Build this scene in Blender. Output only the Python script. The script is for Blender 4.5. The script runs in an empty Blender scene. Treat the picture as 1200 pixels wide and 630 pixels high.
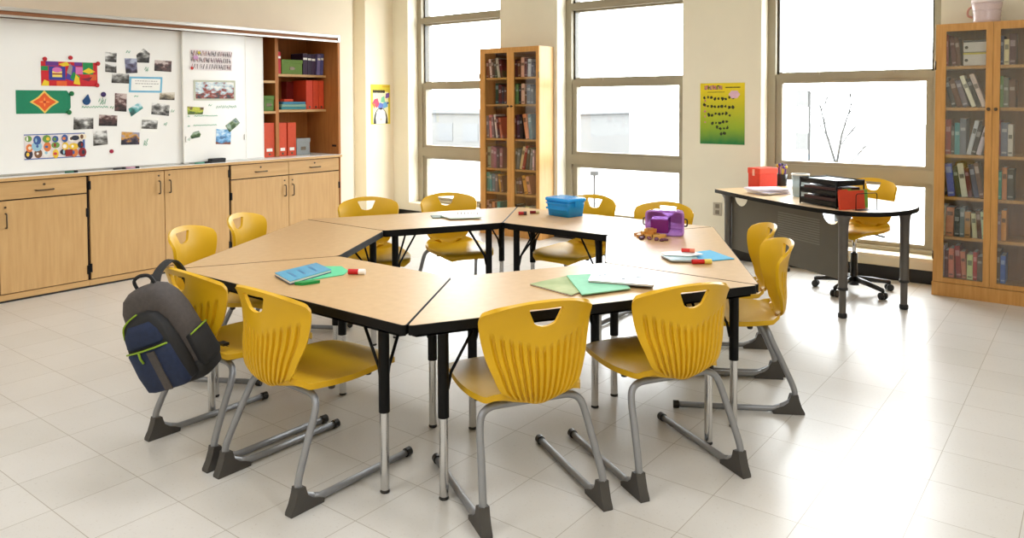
import bpy, bmesh, math, random
from mathutils import Vector, Matrix
random.seed(7)
SC = bpy.context.scene
COL = SC.collection
PI = math.pi
def R(d): return math.radians(d)

# ------------------------------------------------------------------ materials
def lin(c):
    o = []
    for v in c[:3]:
        v /= 255.0
        o.append(v/12.92 if v <= .04045 else ((v+.055)/1.055)**2.4)
    return (o[0], o[1], o[2], 1)
def mat(name, rgb, rough=.5, metal=0., var=.06, scale=12., spec=.5, coat=0., stretch=(1,1,1), rgb2=None, bump=0., bscale=None, trans=0., alpha=1.):
    m = bpy.data.materials.new(name); m.use_nodes = True
    nt = m.node_tree; N = nt.nodes; L = nt.links
    b = N['Principled BSDF']
    tc = N.new('ShaderNodeTexCoord'); mp = N.new('ShaderNodeMapping'); nz = N.new('ShaderNodeTexNoise')
    mp.inputs['Scale'].default_value = stretch
    nz.inputs['Scale'].default_value = scale; nz.inputs['Detail'].default_value = 4
    cr = N.new('ShaderNodeValToRGB')
    c1 = lin(rgb)
    if rgb2 is None:
        ca = tuple(min(1, x*(1-var)) for x in c1[:3])+(1,); cb = tuple(min(1, x*(1+var)) for x in c1[:3])+(1,)
    else: ca, cb = c1, lin(rgb2)
    cr.color_ramp.elements[0].position = .3; cr.color_ramp.elements[1].position = .7
    cr.color_ramp.elements[0].color = ca; cr.color_ramp.elements[1].color = cb
    L.new(tc.outputs['Object'], mp.inputs['Vector']); L.new(mp.outputs['Vector'], nz.inputs['Vector'])
    L.new(nz.outputs['Fac'], cr.inputs['Fac']); L.new(cr.outputs['Color'], b.inputs['Base Color'])
    b.inputs['Roughness'].default_value = rough; b.inputs['Metallic'].default_value = metal
    b.inputs['Specular IOR Level'].default_value = spec
    b.inputs['Coat Weight'].default_value = coat
    b.inputs['Transmission Weight'].default_value = trans
    b.inputs['Alpha'].default_value = alpha
    if bump:
        n2 = N.new('ShaderNodeTexNoise'); n2.inputs['Scale'].default_value = bscale or scale*4
        bp = N.new('ShaderNodeBump'); bp.inputs['Strength'].default_value = bump; bp.inputs['Distance'].default_value = .01
        L.new(mp.outputs['Vector'], n2.inputs['Vector']); L.new(n2.outputs['Fac'], bp.inputs['Height']); L.new(bp.outputs['Normal'], b.inputs['Normal'])
    return m
_cm = {}
def cmat(rgb, rough=.55, spec=.4):
    k = (tuple(rgb), rough)
    if k not in _cm: _cm[k] = mat('paint_%d_%d_%d' % tuple(rgb), rgb, rough, spec=spec, var=.05, scale=30)
    return _cm[k]

M = {}
M['wall'] = mat('cream_wall_paint', (230,220,199), .75, var=.02, scale=3, spec=.25)
M['pier'] = mat('beige_wall_paint', (227,222,203), .75, var=.02, scale=3, spec=.25)
M['ceil'] = mat('ceiling_tile_white', (235,232,225), .9, var=.02)
M['black_base'] = mat('black_vinyl_base', (22,20,19), .4)
M['maple'] = mat('maple_veneer', (192,152,100), .42, stretch=(9,9,.7), scale=5, rgb2=(204,165,113), spec=.35)
M['maple_h'] = mat('maple_veneer_horizontal', (192,152,100), .42, stretch=(9,.7,9), scale=5, rgb2=(204,165,113), spec=.35)
M['oak'] = mat('oak_veneer', (186,134,70), .42, stretch=(9,9,.7), scale=6, rgb2=(204,152,86), spec=.35)
M['oak_in'] = mat('oak_veneer_inside', (160,104,58), .5, stretch=(9,9,.7), scale=6, rgb2=(178,120,70), spec=.3)
M['hutch_in'] = mat('cherry_shelf_interior', (164,104,52), .5, stretch=(9,9,.7), scale=6, rgb2=(180,118,62), spec=.3)
M['gap'] = mat('dark_gap', (40,26,18), .7)
M['hardware'] = mat('bronze_hardware', (92,80,66), .35, metal=.8)
M['black_metal'] = mat('black_enamel', (6,6,7), .5, spec=.2)
M['laminate'] = mat('tan_laminate', (186,150,102), .4, stretch=(3,3,3), scale=9, rgb2=(193,158,110), spec=.6)
M['desk_lam'] = mat('light_maple_laminate', (222,192,150), .3, scale=9, rgb2=(228,200,160), spec=.5)
M['edge'] = mat('black_edge_moulding', (7,7,7), .55, spec=.2)
M['chrome'] = mat('chrome_tube', (205,205,205), .16, metal=1., var=.02)
M['grey_tube'] = mat('silver_powder_coat', (140,142,146), .36, metal=.35, var=.03, scale=40)
M['foot'] = mat('charcoal_plastic', (66,63,60), .5)
M['yellow'] = mat('yellow_polypropylene', (212,166,20), .42, var=.04, scale=6, spec=.35, bump=.03, bscale=220)
M['whitetop'] = mat('white_counter_laminate', (236,234,228), .3, var=.02)
M['wboard'] = mat('whiteboard_enamel', (238,238,236), .17, var=.02, scale=2, spec=.5)
M['alu'] = mat('satin_aluminium', (196,194,190), .3, metal=.85, var=.03)
M['brownstrip'] = mat('cork_map_strip', (140,88,50), .6)
M['wframe'] = mat('taupe_window_frame', (152,143,122), .5, var=.03, scale=5)
M['wgasket'] = mat('dark_window_gasket', (70,66,58), .5)
M['sill'] = mat('cream_sill_paint', (226,218,196), .5, var=.02)
M['ssgrey'] = mat('dark_grey_desk_leg', (92,88,84), .38, metal=.4)
M['panel'] = mat('grey_perforated_panel', (84,80,70), .45, metal=.2, var=.03)
M['plastic_black'] = mat('black_nylon', (18,18,19), .35)
M['navy'] = mat('navy_nylon_fabric', (18,34,66), .75, scale=60, var=.15, bump=.25, bscale=300)
M['bagblack'] = mat('black_nylon_fabric', (24,24,26), .75, scale=60, var=.15, bump=.25, bscale=300)
M['baggrey'] = mat('charcoal_nylon_fabric', (70,64,62), .75, scale=60, var=.12, bump=.25, bscale=300)
M['lime'] = mat('lime_zip_trim', (130,160,30), .6)
M['paper'] = mat('white_paper', (238,238,234), .6, var=.02)
M['socket'] = mat('grey_outlet_plate', (176,168,150), .45)
M['snow'] = mat('pale_snowy_ground', (140,140,139), .9, var=.08, scale=.4)
M['bark'] = mat('pale_grey_bark', (34,34,33), .9, var=.2)
M['bldg'] = mat('pale_building_wall', (80,80,79), .9, var=.08)
M['bldgdark'] = mat('pale_building_glass', (70,72,74), .6, var=.08)

def floor_mat():
    m = bpy.data.materials.new('vinyl_tile_floor'); m.use_nodes = True
    nt = m.node_tree; N = nt.nodes; L = nt.links; b = N['Principled BSDF']
    tc = N.new('ShaderNodeTexCoord'); mp = N.new('ShaderNodeMapping')
    mp.inputs['Location'].default_value = (-.019+.303*20, .824+.303*20, 0)
    br = N.new('ShaderNodeTexBrick'); br.offset = 0; br.squash = 1
    br.inputs['Scale'].default_value = 1; br.inputs['Brick Width'].default_value = .303; br.inputs['Row Height'].default_value = .303
    br.inputs['Mortar Size'].default_value = .0016; br.inputs['Mortar Smooth'].default_value = .3
    br.inputs['Color1'].default_value = lin((204,201,195)); br.inputs['Color2'].default_value = lin((210,207,202)); br.inputs['Mortar'].default_value = lin((158,150,136))
    br.inputs['Bias'].default_value = 0
    nz = N.new('ShaderNodeTexNoise'); nz.inputs['Scale'].default_value = 5; nz.inputs['Detail'].default_value = 6
    mx = N.new('ShaderNodeMix'); mx.data_type = 'RGBA'; mx.blend_type = 'MULTIPLY'; mx.inputs['Factor'].default_value = .22
    cr = N.new('ShaderNodeValToRGB'); cr.color_ramp.elements[0].position = .35; cr.color_ramp.elements[1].position = .65
    cr.color_ramp.elements[0].color = (.86,.85,.83,1); cr.color_ramp.elements[1].color = (1,1,1,1)
    sp = N.new('ShaderNodeTexNoise'); sp.inputs['Scale'].default_value = 90; sp.inputs['Detail'].default_value = 2
    cs = N.new('ShaderNodeValToRGB'); cs.color_ramp.elements[0].position = .25; cs.color_ramp.elements[1].position = .38
    cs.color_ramp.elements[0].color = (.72,.68,.62,1); cs.color_ramp.elements[1].color = (1,1,1,1)
    mx2 = N.new('ShaderNodeMix'); mx2.data_type = 'RGBA'; mx2.blend_type = 'MULTIPLY'; mx2.inputs['Factor'].default_value = .5
    L.new(tc.outputs['Object'], mp.inputs['Vector']); L.new(mp.outputs['Vector'], br.inputs['Vector'])
    L.new(tc.outputs['Object'], nz.inputs['Vector']); L.new(nz.outputs['Fac'], cr.inputs['Fac'])
    L.new(tc.outputs['Object'], sp.inputs['Vector']); L.new(sp.outputs['Fac'], cs.inputs['Fac'])
    L.new(br.outputs['Color'], mx.inputs['A']); L.new(cr.outputs['Color'], mx.inputs['B'])
    L.new(mx.outputs['Result'], mx2.inputs['A']); L.new(cs.outputs['Color'], mx2.inputs['B'])
    L.new(mx2.outputs['Result'], b.inputs['Base Color'])
    b.inputs['Specular IOR Level'].default_value = .5
    rr = N.new('ShaderNodeMapRange'); rr.inputs['To Min'].default_value = .27; rr.inputs['To Max'].default_value = .31
    L.new(nz.outputs['Fac'], rr.inputs['Value']); L.new(rr.outputs['Result'], b.inputs['Roughness'])
    bp = N.new('ShaderNodeBump'); bp.inputs['Strength'].default_value = .05; bp.inputs['Distance'].default_value = .001
    n3 = N.new('ShaderNodeTexNoise'); n3.inputs['Scale'].default_value = 14
    L.new(tc.outputs['Object'], n3.inputs['Vector']); L.new(n3.outputs['Fac'], bp.inputs['Height']); L.new(bp.outputs['Normal'], b.inputs['Normal'])
    return m
M['floor'] = floor_mat()
def glass_mat(name, tint, gloss=.06):
    m = bpy.data.materials.new(name); m.use_nodes = True
    nt = m.node_tree; N = nt.nodes; L = nt.links; N.clear()
    o = N.new('ShaderNodeOutputMaterial'); t = N.new('ShaderNodeBsdfTransparent'); g = N.new('ShaderNodeBsdfGlossy'); mx = N.new('ShaderNodeMixShader')
    nz = N.new('ShaderNodeTexNoise'); nz.inputs['Scale'].default_value = 2
    mr = N.new('ShaderNodeMapRange'); mr.inputs['To Min'].default_value = gloss*.8; mr.inputs['To Max'].default_value = gloss*1.2
    L.new(nz.outputs['Fac'], mr.inputs['Value']); L.new(mr.outputs['Result'], mx.inputs[0])
    t.inputs['Color'].default_value = tint; g.inputs['Roughness'].default_value = .05
    L.new(t.outputs[0], mx.inputs[1]); L.new(g.outputs[0], mx.inputs[2]); L.new(mx.outputs[0], o.inputs[0])
    return m
M['glass'] = glass_mat('window_glass', (.97,.98,.97,1), .05)
M['doorglass'] = glass_mat('bookcase_glass', (.93,.94,.93,1), .07)
def tint_mat(name, rgb, fac=.55, rough=.2):
    m = bpy.data.materials.new(name); m.use_nodes = True
    nt = m.node_tree; N = nt.nodes; L = nt.links; b = N['Principled BSDF']; o = N['Material Output']
    nz = N.new('ShaderNodeTexNoise'); nz.inputs['Scale'].default_value = 18
    cr = N.new('ShaderNodeValToRGB'); c = lin(rgb)
    cr.color_ramp.elements[0].color = tuple(x*.85 for x in c[:3])+(1,); cr.color_ramp.elements[1].color = tuple(min(1, x*1.12) for x in c[:3])+(1,)
    L.new(nz.outputs['Fac'], cr.inputs['Fac']); L.new(cr.outputs['Color'], b.inputs['Base Color']); b.inputs['Roughness'].default_value = rough
    t = N.new('ShaderNodeBsdfTransparent'); t.inputs['Color'].default_value = tuple(.25+.75*x for x in c[:3])+(1,)
    mx = N.new('ShaderNodeMixShader'); mx.inputs[0].default_value = fac
    L.new(t.outputs[0], mx.inputs[1]); L.new(b.outputs[0], mx.inputs[2]); L.new(mx.outputs[0], o.inputs[0])
    return m
M['bluebin'] = tint_mat('translucent_blue_plastic', (44,178,246), .62)
M['purplebin'] = tint_mat('translucent_purple_plastic', (200,150,222), .5)
M['purpledark'] = tint_mat('translucent_deep_purple_plastic', (120,24,116), .85)
M['clearbin'] = tint_mat('translucent_clear_plastic', (205,215,218), .4)
M['mesh_black'] = tint_mat('black_wire_mesh', (16,16,18), .72, .4)
_ph = [0]
def photo_mat(kind, seed):
    """small printed photographs: soft banded picture made of noise"""
    m = bpy.data.materials.new('photo_print_'+kind); m.use_nodes = True
    nt = m.node_tree; N = nt.nodes; L = nt.links; b = N['Principled BSDF']
    tc = N.new('ShaderNodeTexCoord'); mp = N.new('ShaderNodeMapping'); mp.inputs['Location'].default_value = (seed*3.7, seed*1.3, seed*2.1); mp.inputs['Scale'].default_value = (1,1,1.7)
    nz = N.new('ShaderNodeTexNoise'); nz.inputs['Scale'].default_value = 17; nz.inputs['Detail'].default_value = 6
    sx = N.new('ShaderNodeSeparateXYZ'); ad = N.new('ShaderNodeMath'); ad.operation = 'MULTIPLY_ADD'; ad.inputs[1].default_value = .35
    cr = N.new('ShaderNodeValToRGB'); R_ = cr.color_ramp
    P = {'grey': [(30,28,28),(86,84,82),(150,150,148),(225,225,224)], 'sepia': [(60,54,46),(120,110,92),(170,158,136),(214,208,196)],
         'dark': [(24,18,20),(58,44,46),(92,62,60),(196,180,176)], 'teal': [(40,84,84),(60,140,130),(130,190,200),(222,232,236)],
         'gold': [(30,30,46),(70,58,80),(206,150,50),(150,150,170)], 'violet': [(30,28,36),(70,60,84),(110,112,140),(170,176,196)],
         'green': [(60,84,20),(140,160,30),(196,200,60),(90,60,30)], 'sky': [(120,60,40),(60,110,160),(110,170,220),(200,224,240)],
         'leaf': [(30,60,24),(70,100,40),(150,170,150),(60,90,110)], 'paint': [(40,40,48),(150,60,40),(176,200,212),(235,235,232)]}[kind]
    for i, p in enumerate((.3,.43,.55,.7)):
        e = R_.elements[i] if i < 2 else R_.elements.new(p)
        e.position = p; e.color = lin(P[i])
    L.new(tc.outputs['Object'], mp.inputs['Vector']); L.new(mp.outputs['Vector'], nz.inputs['Vector'])
    L.new(tc.outputs['Generated'], sx.inputs[0]); L.new(sx.outputs['Z'], ad.inputs[0])
    sb = N.new('ShaderNodeMath'); sb.operation = 'SUBTRACT'; sb.inputs[1].default_value = .17
    L.new(nz.outputs['Fac'], sb.inputs[0]); L.new(sb.outputs[0], ad.inputs[2]); L.new(ad.outputs[0], cr.inputs['Fac']); L.new(cr.outputs['Color'], b.inputs['Base Color'])
    b.inputs['Roughness'].default_value = .35
    return m

# ------------------------------------------------------------------ mesh helpers
def V3(p): return Vector(p)
def hexa(bm, c, mi=0):
    """c: 8 corners, bottom ring then top ring"""
    v = [bm.verts.new(p) for p in c]
    for f in ((3,2,1,0),(4,5,6,7),(0,1,5,4),(1,2,6,5),(2,3,7,6),(3,0,4,7)):
        bm.faces.new([v[i] for i in f]).material_index = mi
    return v
def box(bm, x0, x1, y0, y1, z0, z1, mi=0, T=None, bev=0.):
    c = [(x0,y0,z0),(x1,y0,z0),(x1,y1,z0),(x0,y1,z0),(x0,y0,z1),(x1,y0,z1),(x1,y1,z1),(x0,y1,z1)]
    if T is not None: c = [T @ Vector(p) for p in c]
    n0 = len(bm.faces)
    v = hexa(bm, c, mi)
    if bev:
        es = set(e for q in v for e in q.link_edges)
        bmesh.ops.bevel(bm, geom=list(es), offset=bev, segments=2, profile=.7, affect='EDGES', material=-1)
def prism(bm, pts, z0, z1, mi=0, T=None, mi_side=None):
    lo = [Vector((p[0],p[1],z0)) for p in pts]; hi = [Vector((p[0],p[1],z1)) for p in pts]
    if T is not None: lo = [T@p for p in lo]; hi = [T@p for p in hi]
    a = [bm.verts.new(p) for p in lo]; b = [bm.verts.new(p) for p in hi]
    n = len(pts)
    bm.faces.new(a[::-1]).material_index = mi; bm.faces.new(b).material_index = mi
    for i in range(n):
        f = bm.faces.new([a[i], a[(i+1)%n], b[(i+1)%n], b[i]]); f.material_index = mi if mi_side is None else mi_side
def smooth_path(pts, n=6):
    pts = [Vector(p) for p in pts]
    out = []
    for i in range(len(pts)-1):
        p0 = pts[max(i-1,0)]; p1 = pts[i]; p2 = pts[i+1]; p3 = pts[min(i+2,len(pts)-1)]
        for k in range(n):
            t = k/n
            out.append(.5*((2*p1)+(p2-p0)*t+(2*p0-5*p1+4*p2-p3)*t*t+(3*p1-p0-3*p2+p3)*t**3))
    out.append(pts[-1]); return out
def rounded_path(pts, rad, n=6):
    """polyline with filleted corners"""
    pts = [Vector(p) for p in pts]; out = [pts[0]]
    for i in range(1, len(pts)-1):
        a, b, c = pts[i-1], pts[i], pts[i+1]
        d1 = (a-b); d2 = (c-b); r = min(rad, d1.length*.48, d2.length*.48)
        p = b+d1.normalized()*r; q = b+d2.normalized()*r
        for k in range(n+1):
            t = k/n; out.append((1-t)**2*p+2*t*(1-t)*b+t*t*q)
    out.append(pts[-1]); return out
def tube(bm, pts, r, segs=10, mi=0, cap=True):
    pts = [Vector(p) for p in pts]
    rs = r if isinstance(r, (list, tuple)) else [r]*len(pts)
    t0 = (pts[1]-pts[0]).normalized()
    up = Vector((0,0,1)) if abs(t0.z) < .9 else Vector((1,0,0))
    nrm = (up-t0*up.dot(t0)).normalized(); rings = []
    for i, p in enumerate(pts):
        if i == 0: t = t0
        elif i == len(pts)-1: t = (pts[i]-pts[i-1]).normalized()
        else: t = ((pts[i+1]-pts[i]).normalized()+(pts[i]-pts[i-1]).normalized())
        t = t.normalized() if t.length > 1e-9 else t0
        nrm = (nrm-t*nrm.dot(t)); nrm = nrm.normalized() if nrm.length > 1e-6 else t.orthogonal().normalized()
        bn = t.cross(nrm)
        rings.append([bm.verts.new(p+(nrm*math.cos(2*PI*k/segs)+bn*math.sin(2*PI*k/segs))*rs[i]) for k in range(segs)])
    for a, b in zip(rings, rings[1:]):
        for k in range(segs):
            f = bm.faces.new([a[k], a[(k+1)%segs], b[(k+1)%segs], b[k]]); f.material_index = mi; f.smooth = True
    if cap:
        bm.faces.new(rings[0][::-1]).material_index = mi; bm.faces.new(rings[-1]).material_index = mi
def cyl(bm, a, b, r, segs=14, mi=0, r2=None): tube(bm, [a, b], [r, r if r2 is None else r2], segs, mi)
def lathe(bm, prof, segs=20, mi=0, T=None):
    rings = []
    for (r, z) in prof:
        ring = []
        for k in range(segs):
            p = Vector((r*math.cos(2*PI*k/segs), r*math.sin(2*PI*k/segs), z))
            ring.append(bm.verts.new(T@p if T is not None else p))
        rings.append(ring)
    for a, b in zip(rings, rings[1:]):
        for k in range(segs):
            f = bm.faces.new([a[k], a[(k+1)%segs], b[(k+1)%segs], b[k]]); f.material_index = mi; f.smooth = True
    bm.faces.new(rings[0][::-1]).material_index = mi; bm.faces.new(rings[-1]).material_index = mi
def grid(bm, P, mi=0, closed=False):
    v = [[bm.verts.new(p) for p in row] for row in P]
    for i in range(len(v)-1):
        for j in range(len(v[0])-1):
            f = bm.faces.new([v[i][j], v[i][j+1], v[i+1][j+1], v[i+1][j]]); f.material_index = mi; f.smooth = True
    return v
def obj(name, bm, mats, parent=None, loc=None, rot=None, sharp=None):
    bmesh.ops.recalc_face_normals(bm, faces=bm.faces[:])
    me = bpy.data.meshes.new(name); bm.to_mesh(me); bm.free()
    for m in (mats if isinstance(mats, (list, tuple)) else [mats]): me.materials.append(m)
    if sharp:
        for p in me.polygons: p.use_smooth = True
        me.set_sharp_from_angle(angle=R(sharp))
    o = bpy.data.objects.new(name, me); COL.objects.link(o)
    if parent is not None: o.parent = parent
    if loc is not None: o.location = loc
    if rot is not None: o.rotation_euler = rot
    return o
def tag(o, label=None, cat=None, group=None, kind=None):
    if label: o['label'] = label
    if cat: o['category'] = cat
    if group: o['group'] = group
    if kind: o['kind'] = kind
    return o
def thing(name, label, cat, loc=(0,0,0), rz=0., group=None):
    o = bpy.data.objects.new(name, None); COL.objects.link(o); o.empty_display_size = .1
    o.location = loc; o.rotation_euler = (0,0,rz)
    return tag(o, label, cat, group)
def dup(root, loc, rz, label, group=None):
    r = root.copy(); COL.objects.link(r); r.location = loc; r.rotation_euler = (0,0,rz); r['label'] = label
    if group: r['group'] = group
    for ch in list(root.children):
        c = ch.copy(); COL.objects.link(c); c.parent = r
        for g in list(ch.children):
            d = g.copy(); COL.objects.link(d); d.parent = c
    return r
def BM(): return bmesh.new()
def struct(name, bm, m, parent=None, **k):
    o = obj(name, bm, m, parent, **k)
    if parent is None: o['kind'] = 'structure'
    return o
ORD = ['first','second','third','fourth','fifth','sixth','seventh','eighth','ninth','tenth','eleventh','twelfth']

# ------------------------------------------------------------------ room shell
YF, YW, ZC = 3.574, 3.95, 3.05
bm = BM(); box(bm, -4.85, 4.75, -5.3, YW, -.1, 0); struct('floor', bm, M['floor'])
bm = BM(); box(bm, -4.85, 4.75, -5.3, YW, ZC, ZC+.1); struct('ceiling', bm, M['ceil'])
bm = BM()
WIN = [(-4.176,-2.63),(-1.943,-.51),(.24,1.64)]
box(bm, -4.85, -4.176, YF, YW, 0, ZC); box(bm, -2.717, -1.943, YF, 3.70, 0, ZC); box(bm, -2.63, -1.943, 3.70, YW, 0, ZC)
box(bm, -.51, .24, YF, YW, 0, ZC); box(bm, 1.64, 4.75, YF, YW, 0, ZC)
for a, b in ((-4.176,-2.717),(-1.943,-.51),(.24,1.64)):
    box(bm, a, b, YF, YW, 0, .17); box(bm, a, b, YF, YW, 2.9, ZC)
struct('wall_back', bm, M['pier'])
bm = BM()
box(bm, -4.85, -4.152, -5.3, 2.67, 0, ZC); box(bm, -4.85, -4.65, 2.67, 3.12, 0, ZC); box(bm, -4.85, -4.445, 3.12, YF, 0, ZC)
struct('wall_left', bm, M['wall'])
bm = BM(); box(bm, 4.6, 4.75, -5.3, YF, 0, ZC); struct('wall_right', bm, M['wall'])
bm = BM(); box(bm, -4.152, 4.6, -5.3, -5.15, 0, ZC); struct('wall_front', bm, M['wall'])
bm = BM()
for a, b in ((-4.445,1.655),(2.47,4.6)): box(bm, a, b, YF-.008, YF, 0, .105)
struct('baseboard_back', bm, M['black_base'])
bm = BM(); box(bm, -4.152, -4.144, 2.06, 2.67, 0, .105); box(bm, -4.445, -4.437, 3.12, YF-.008, 0, .105); box(bm, -4.65, -4.445, 3.112, 3.12, 0, .105)
struct('baseboard_left', bm, M['black_base'])
for i, (a, b) in enumerate(((-4.176,-2.717),(-1.943,-.51),(.24,1.64))):
    bm = BM(); box(bm, a, b, YF-.012, 3.76, .17, .2, bev=.004)
    struct('trim_%d' % (i+1), bm, M['sill'])
FY = 3.74
for i, (a, b) in enumerate(WIN):
    bm = BM()
    fw, sw = .07, .055
    for x in (a, b-fw): box(bm, x, x+fw, FY, YW-.03, .2, 2.9)
    box(bm, a+fw, b-fw, FY, YW-.03, 2.83, 2.9); box(bm, a+fw, b-fw, FY, YW-.03, .2, .235)
    box(bm, a+fw, b-fw, FY, YW-.03, 2.42, 2.49)
    box(bm, a+fw, b-fw, FY, YW-.03, .775, .88)
    for z0, z1 in ((1.63,1.68),): box(bm, a+fw, b-fw, FY+.01, YW-.05, z0, z1)
    # sash stiles and rails
    for x in (a+fw, b-fw-sw): box(bm, x, x+sw, FY+.03, FY+.09, .235, .775); box(bm, x, x+sw, FY+.02, FY+.08, .88, 1.63)
    for x in (a+fw, b-fw-.02): box(bm, x, x+.02, FY+.05, FY+.12, 1.68, 2.83, mi=1)
    for z in (.235,.74): box(bm, a+fw+sw, b-fw-sw, FY+.03, FY+.09, z, z+.035)
    for z in (.88,1.60): box(bm, a+fw+sw, b-fw-sw, FY+.02, FY+.08, z, z+.03)
    for z in (1.68,2.40,2.49): box(bm, a+fw, b-fw, FY+.05, FY+.11, z, z+.02)
    for k in (.3,.72):   # sash locks on the meeting rail
        x = a+(b-a)*k; box(bm, x-.03, x+.03, FY-.004, FY+.012, 1.672, 1.69)
    w = struct('window_%d' % (i+1), bm, [M['wframe'], M['wgasket']])
    bm = BM()
    for z0, z1 in ((.26,.75),(.9,1.61),(1.69,2.41),(2.5,2.84)): box(bm, a+fw, b-fw, FY+.062, FY+.066, z0, z1)
    struct('pane', bm, M['glass'], w)

# wall outlet
t = thing('wall_outlet', 'small beige double power outlet low on the wall beside the teacher desk', 'outlet', (-.156, YF, .45))
bm = BM(); box(bm, -.042, .042, -.008, 0, -.06, .06, bev=.003); obj('cover_plate', bm, M['socket'], t)
for z in (-.028, .028):
    bm = BM(); box(bm, -.018, .018, -.011, -.008, z-.018, z+.018, bev=.003); obj('socket', bm, cmat((120,112,98)), t)

# ------------------------------------------------------------------ base cabinets
XC = -3.6245
def handle_v(parent, y, z0, z1, x=XC):
    bm = BM(); tube(bm, rounded_path([(x-.002,y,z0),(x+.028,y,z0),(x+.028,y,z1),(x-.002,y,z1)], .015), .0055, 8); obj('handle', bm, M['hardware'], parent)
def handle_h(parent, y0, y1, z, x=XC):
    bm = BM(); tube(bm, rounded_path([(x-.002,y0,z),(x+.028,y0,z),(x+.028,y1,z),(x-.002,y1,z)], .015), .0055, 8); obj('handle', bm, M['hardware'], parent)
def lockm(parent, y, z):
    bm = BM(); cyl(bm, (XC-.002,y,z), (XC+.004,y,z), .009, 10); obj('lock', bm, M['hardware'], parent)
def hinge(parent, y, z):
    bm = BM(); box(bm, XC-.012, XC+.006, y-.009, y+.009, z-.032, z+.032, bev=.003); obj('hinge', bm, M['black_metal'], parent)
def cabinet(y0, y1, drawers, label):
    t = thing('base_cabinet', label, 'cabinet', (XC-.26,(y0+y1)/2,0), 0, 'maple base cabinets along the whiteboard wall')
    T0 = Vector(t.location)
    def P(name, bm, m, par=t):
        bmesh.ops.translate(bm, vec=-T0, verts=bm.verts[:]) if par is t else None
        return obj(name, bm, m, par)
    ym = (y0+y1)/2
    bm = BM(); box(bm, -4.148, XC-.022, y0+.002, y1-.002, .055, .878); P('carcass', bm, M['gap'])
    bm = BM(); box(bm, -4.148, XC-.004, y0+.001, y1-.001, .013, .055, 0); box(bm, -4.148, XC, y0+.001, y1-.001, 0, .013, 1); P('plinth', bm, [M['maple_h'], M['black_base']])
    ztop = .735 if drawers else .872
    for k, (a, b) in enumerate(((y0+.012, ym-.003),(ym+.003, y1-.012))):
        bm = BM(); box(bm, XC-.02, XC, a, b, .062, ztop, bev=.002); d = P('door', bm, M['maple'])
        sgn = -1 if k == 0 else 1
        for nm in ('x',):
            yh = (b-.045) if k == 0 else (a+.04)
            zt = .645 if drawers else .788
            b2 = BM(); tube(b2, rounded_path([(XC-.002,yh,zt-.105),(XC+.028,yh,zt-.105),(XC+.028,yh,zt),(XC-.002,yh,zt)], .015), .0055, 8)
            bmesh.ops.translate(b2, vec=-T0, verts=b2.verts[:]); obj('handle', b2, M['hardware'], d)
            b2 = BM(); cyl(b2, (XC-.002,yh,zt+.045), (XC+.004,yh,zt+.045), .008, 10); bmesh.ops.translate(b2, vec=-T0, verts=b2.verts[:]); obj('lock', b2, M['hardware'], d)
            yb = (y0+.0105) if k == 0 else (y1-.0105)
            for z in ((.59,.14) if drawers else (.80,.15)):
                b2 = BM(); box(b2, XC-.012, XC+.006, yb-.009, yb+.009, z-.034, z+.034, bev=.003); bmesh.ops.translate(b2, vec=-T0, verts=b2.verts[:]); obj('hinge', b2, M['black_metal'], d)
        if drawers:
            bm = BM(); box(bm, XC-.02, XC, a, b, .745, .872, bev=.002); d = P('drawer', bm, M['maple_h'])
            yc = (a+b)/2
            b2 = BM(); tube(b2, rounded_path([(XC-.002,yc-.06,.797),(XC+.028,yc-.06,.797),(XC+.028,yc+.06,.797),(XC-.002,yc+.06,.797)], .015), .0055, 8)
            bmesh.ops.translate(b2, vec=-T0, verts=b2.verts[:]); obj('handle', b2, M['hardware'], d)
            b2 = BM(); cyl(b2, (XC-.002,yc,.838), (XC+.004,yc,.838), .009, 10); bmesh.ops.translate(b2, vec=-T0, verts=b2.verts[:]); obj('lock', b2, M['hardware'], d)
    return t
cabinet(-1.69, -.459, True, 'maple base cabinet with drawers, under the colourful quilt artwork end of the whiteboard')
cabinet(-.459, .769, False, 'maple base cabinet with two tall doors and no drawers')
c = cabinet(.769, 2.032, True, 'maple base cabinet with drawers, under the open shelves of red binders')
bm = BM(); box(bm, -4.148, XC-.002, 2.033, 2.046, 0, .878); bmesh.ops.translate(bm, vec=-Vector(c.location), verts=bm.verts[:]); obj('side_panel', bm, M['hutch_in'], c)
t = thing('countertop', 'long white countertop with tan edge on the maple base cabinets', 'countertop', (-3.87,.18,.88))
bm = BM(); box(bm, -4.148+3.87, -3.602+3.87, -1.69-.18, 2.046-.18, .0, .0235); obj('substrate', bm, M['maple_h'], t)
bm = BM(); box(bm, -4.148+3.87, -3.601+3.87, -1.69-.18, 2.047-.18, .0235, .027); obj('surface', bm, M['whitetop'], t)

# ------------------------------------------------------------------ hutch with sliding whiteboards
t = thing('whiteboard_hutch', 'wooden shelf hutch on the countertop behind sliding whiteboards', 'hutch', (-3.9,.18,.907))
H0 = Vector(t.location)
def HP(name, x0, x1, y0, y1, z0, z1, m, par=t, bev=0):
    bm = BM(); box(bm, x0-H0.x, x1-H0.x, y0-H0.y, y1-H0.y, z0-H0.z, z1-H0.z, bev=bev); return obj(name, bm, m, par)
HP('side_panel', -4.148, -3.622, 2.018, 2.046, .908, 2.13, M['hutch_in'])
HP('side_panel', -4.148, -3.622, -1.69, -1.662, .908, 2.13, M['hutch_in'])
HP('back_panel', -4.148, -4.136, -1.662, 2.018, .908, 2.13, M['hutch_in'])
HP('top_panel', -4.136, -3.64, -1.662, 2.018, 2.10, 2.13, M['hutch_in'])
HP('divider', -4.136, -3.82, 1.399, 1.437, .908, 2.10, M['hutch_in'])
HP('divider', -4.136, -3.82, .60, .638, .908, 2.10, M['hutch_in'])
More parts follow.
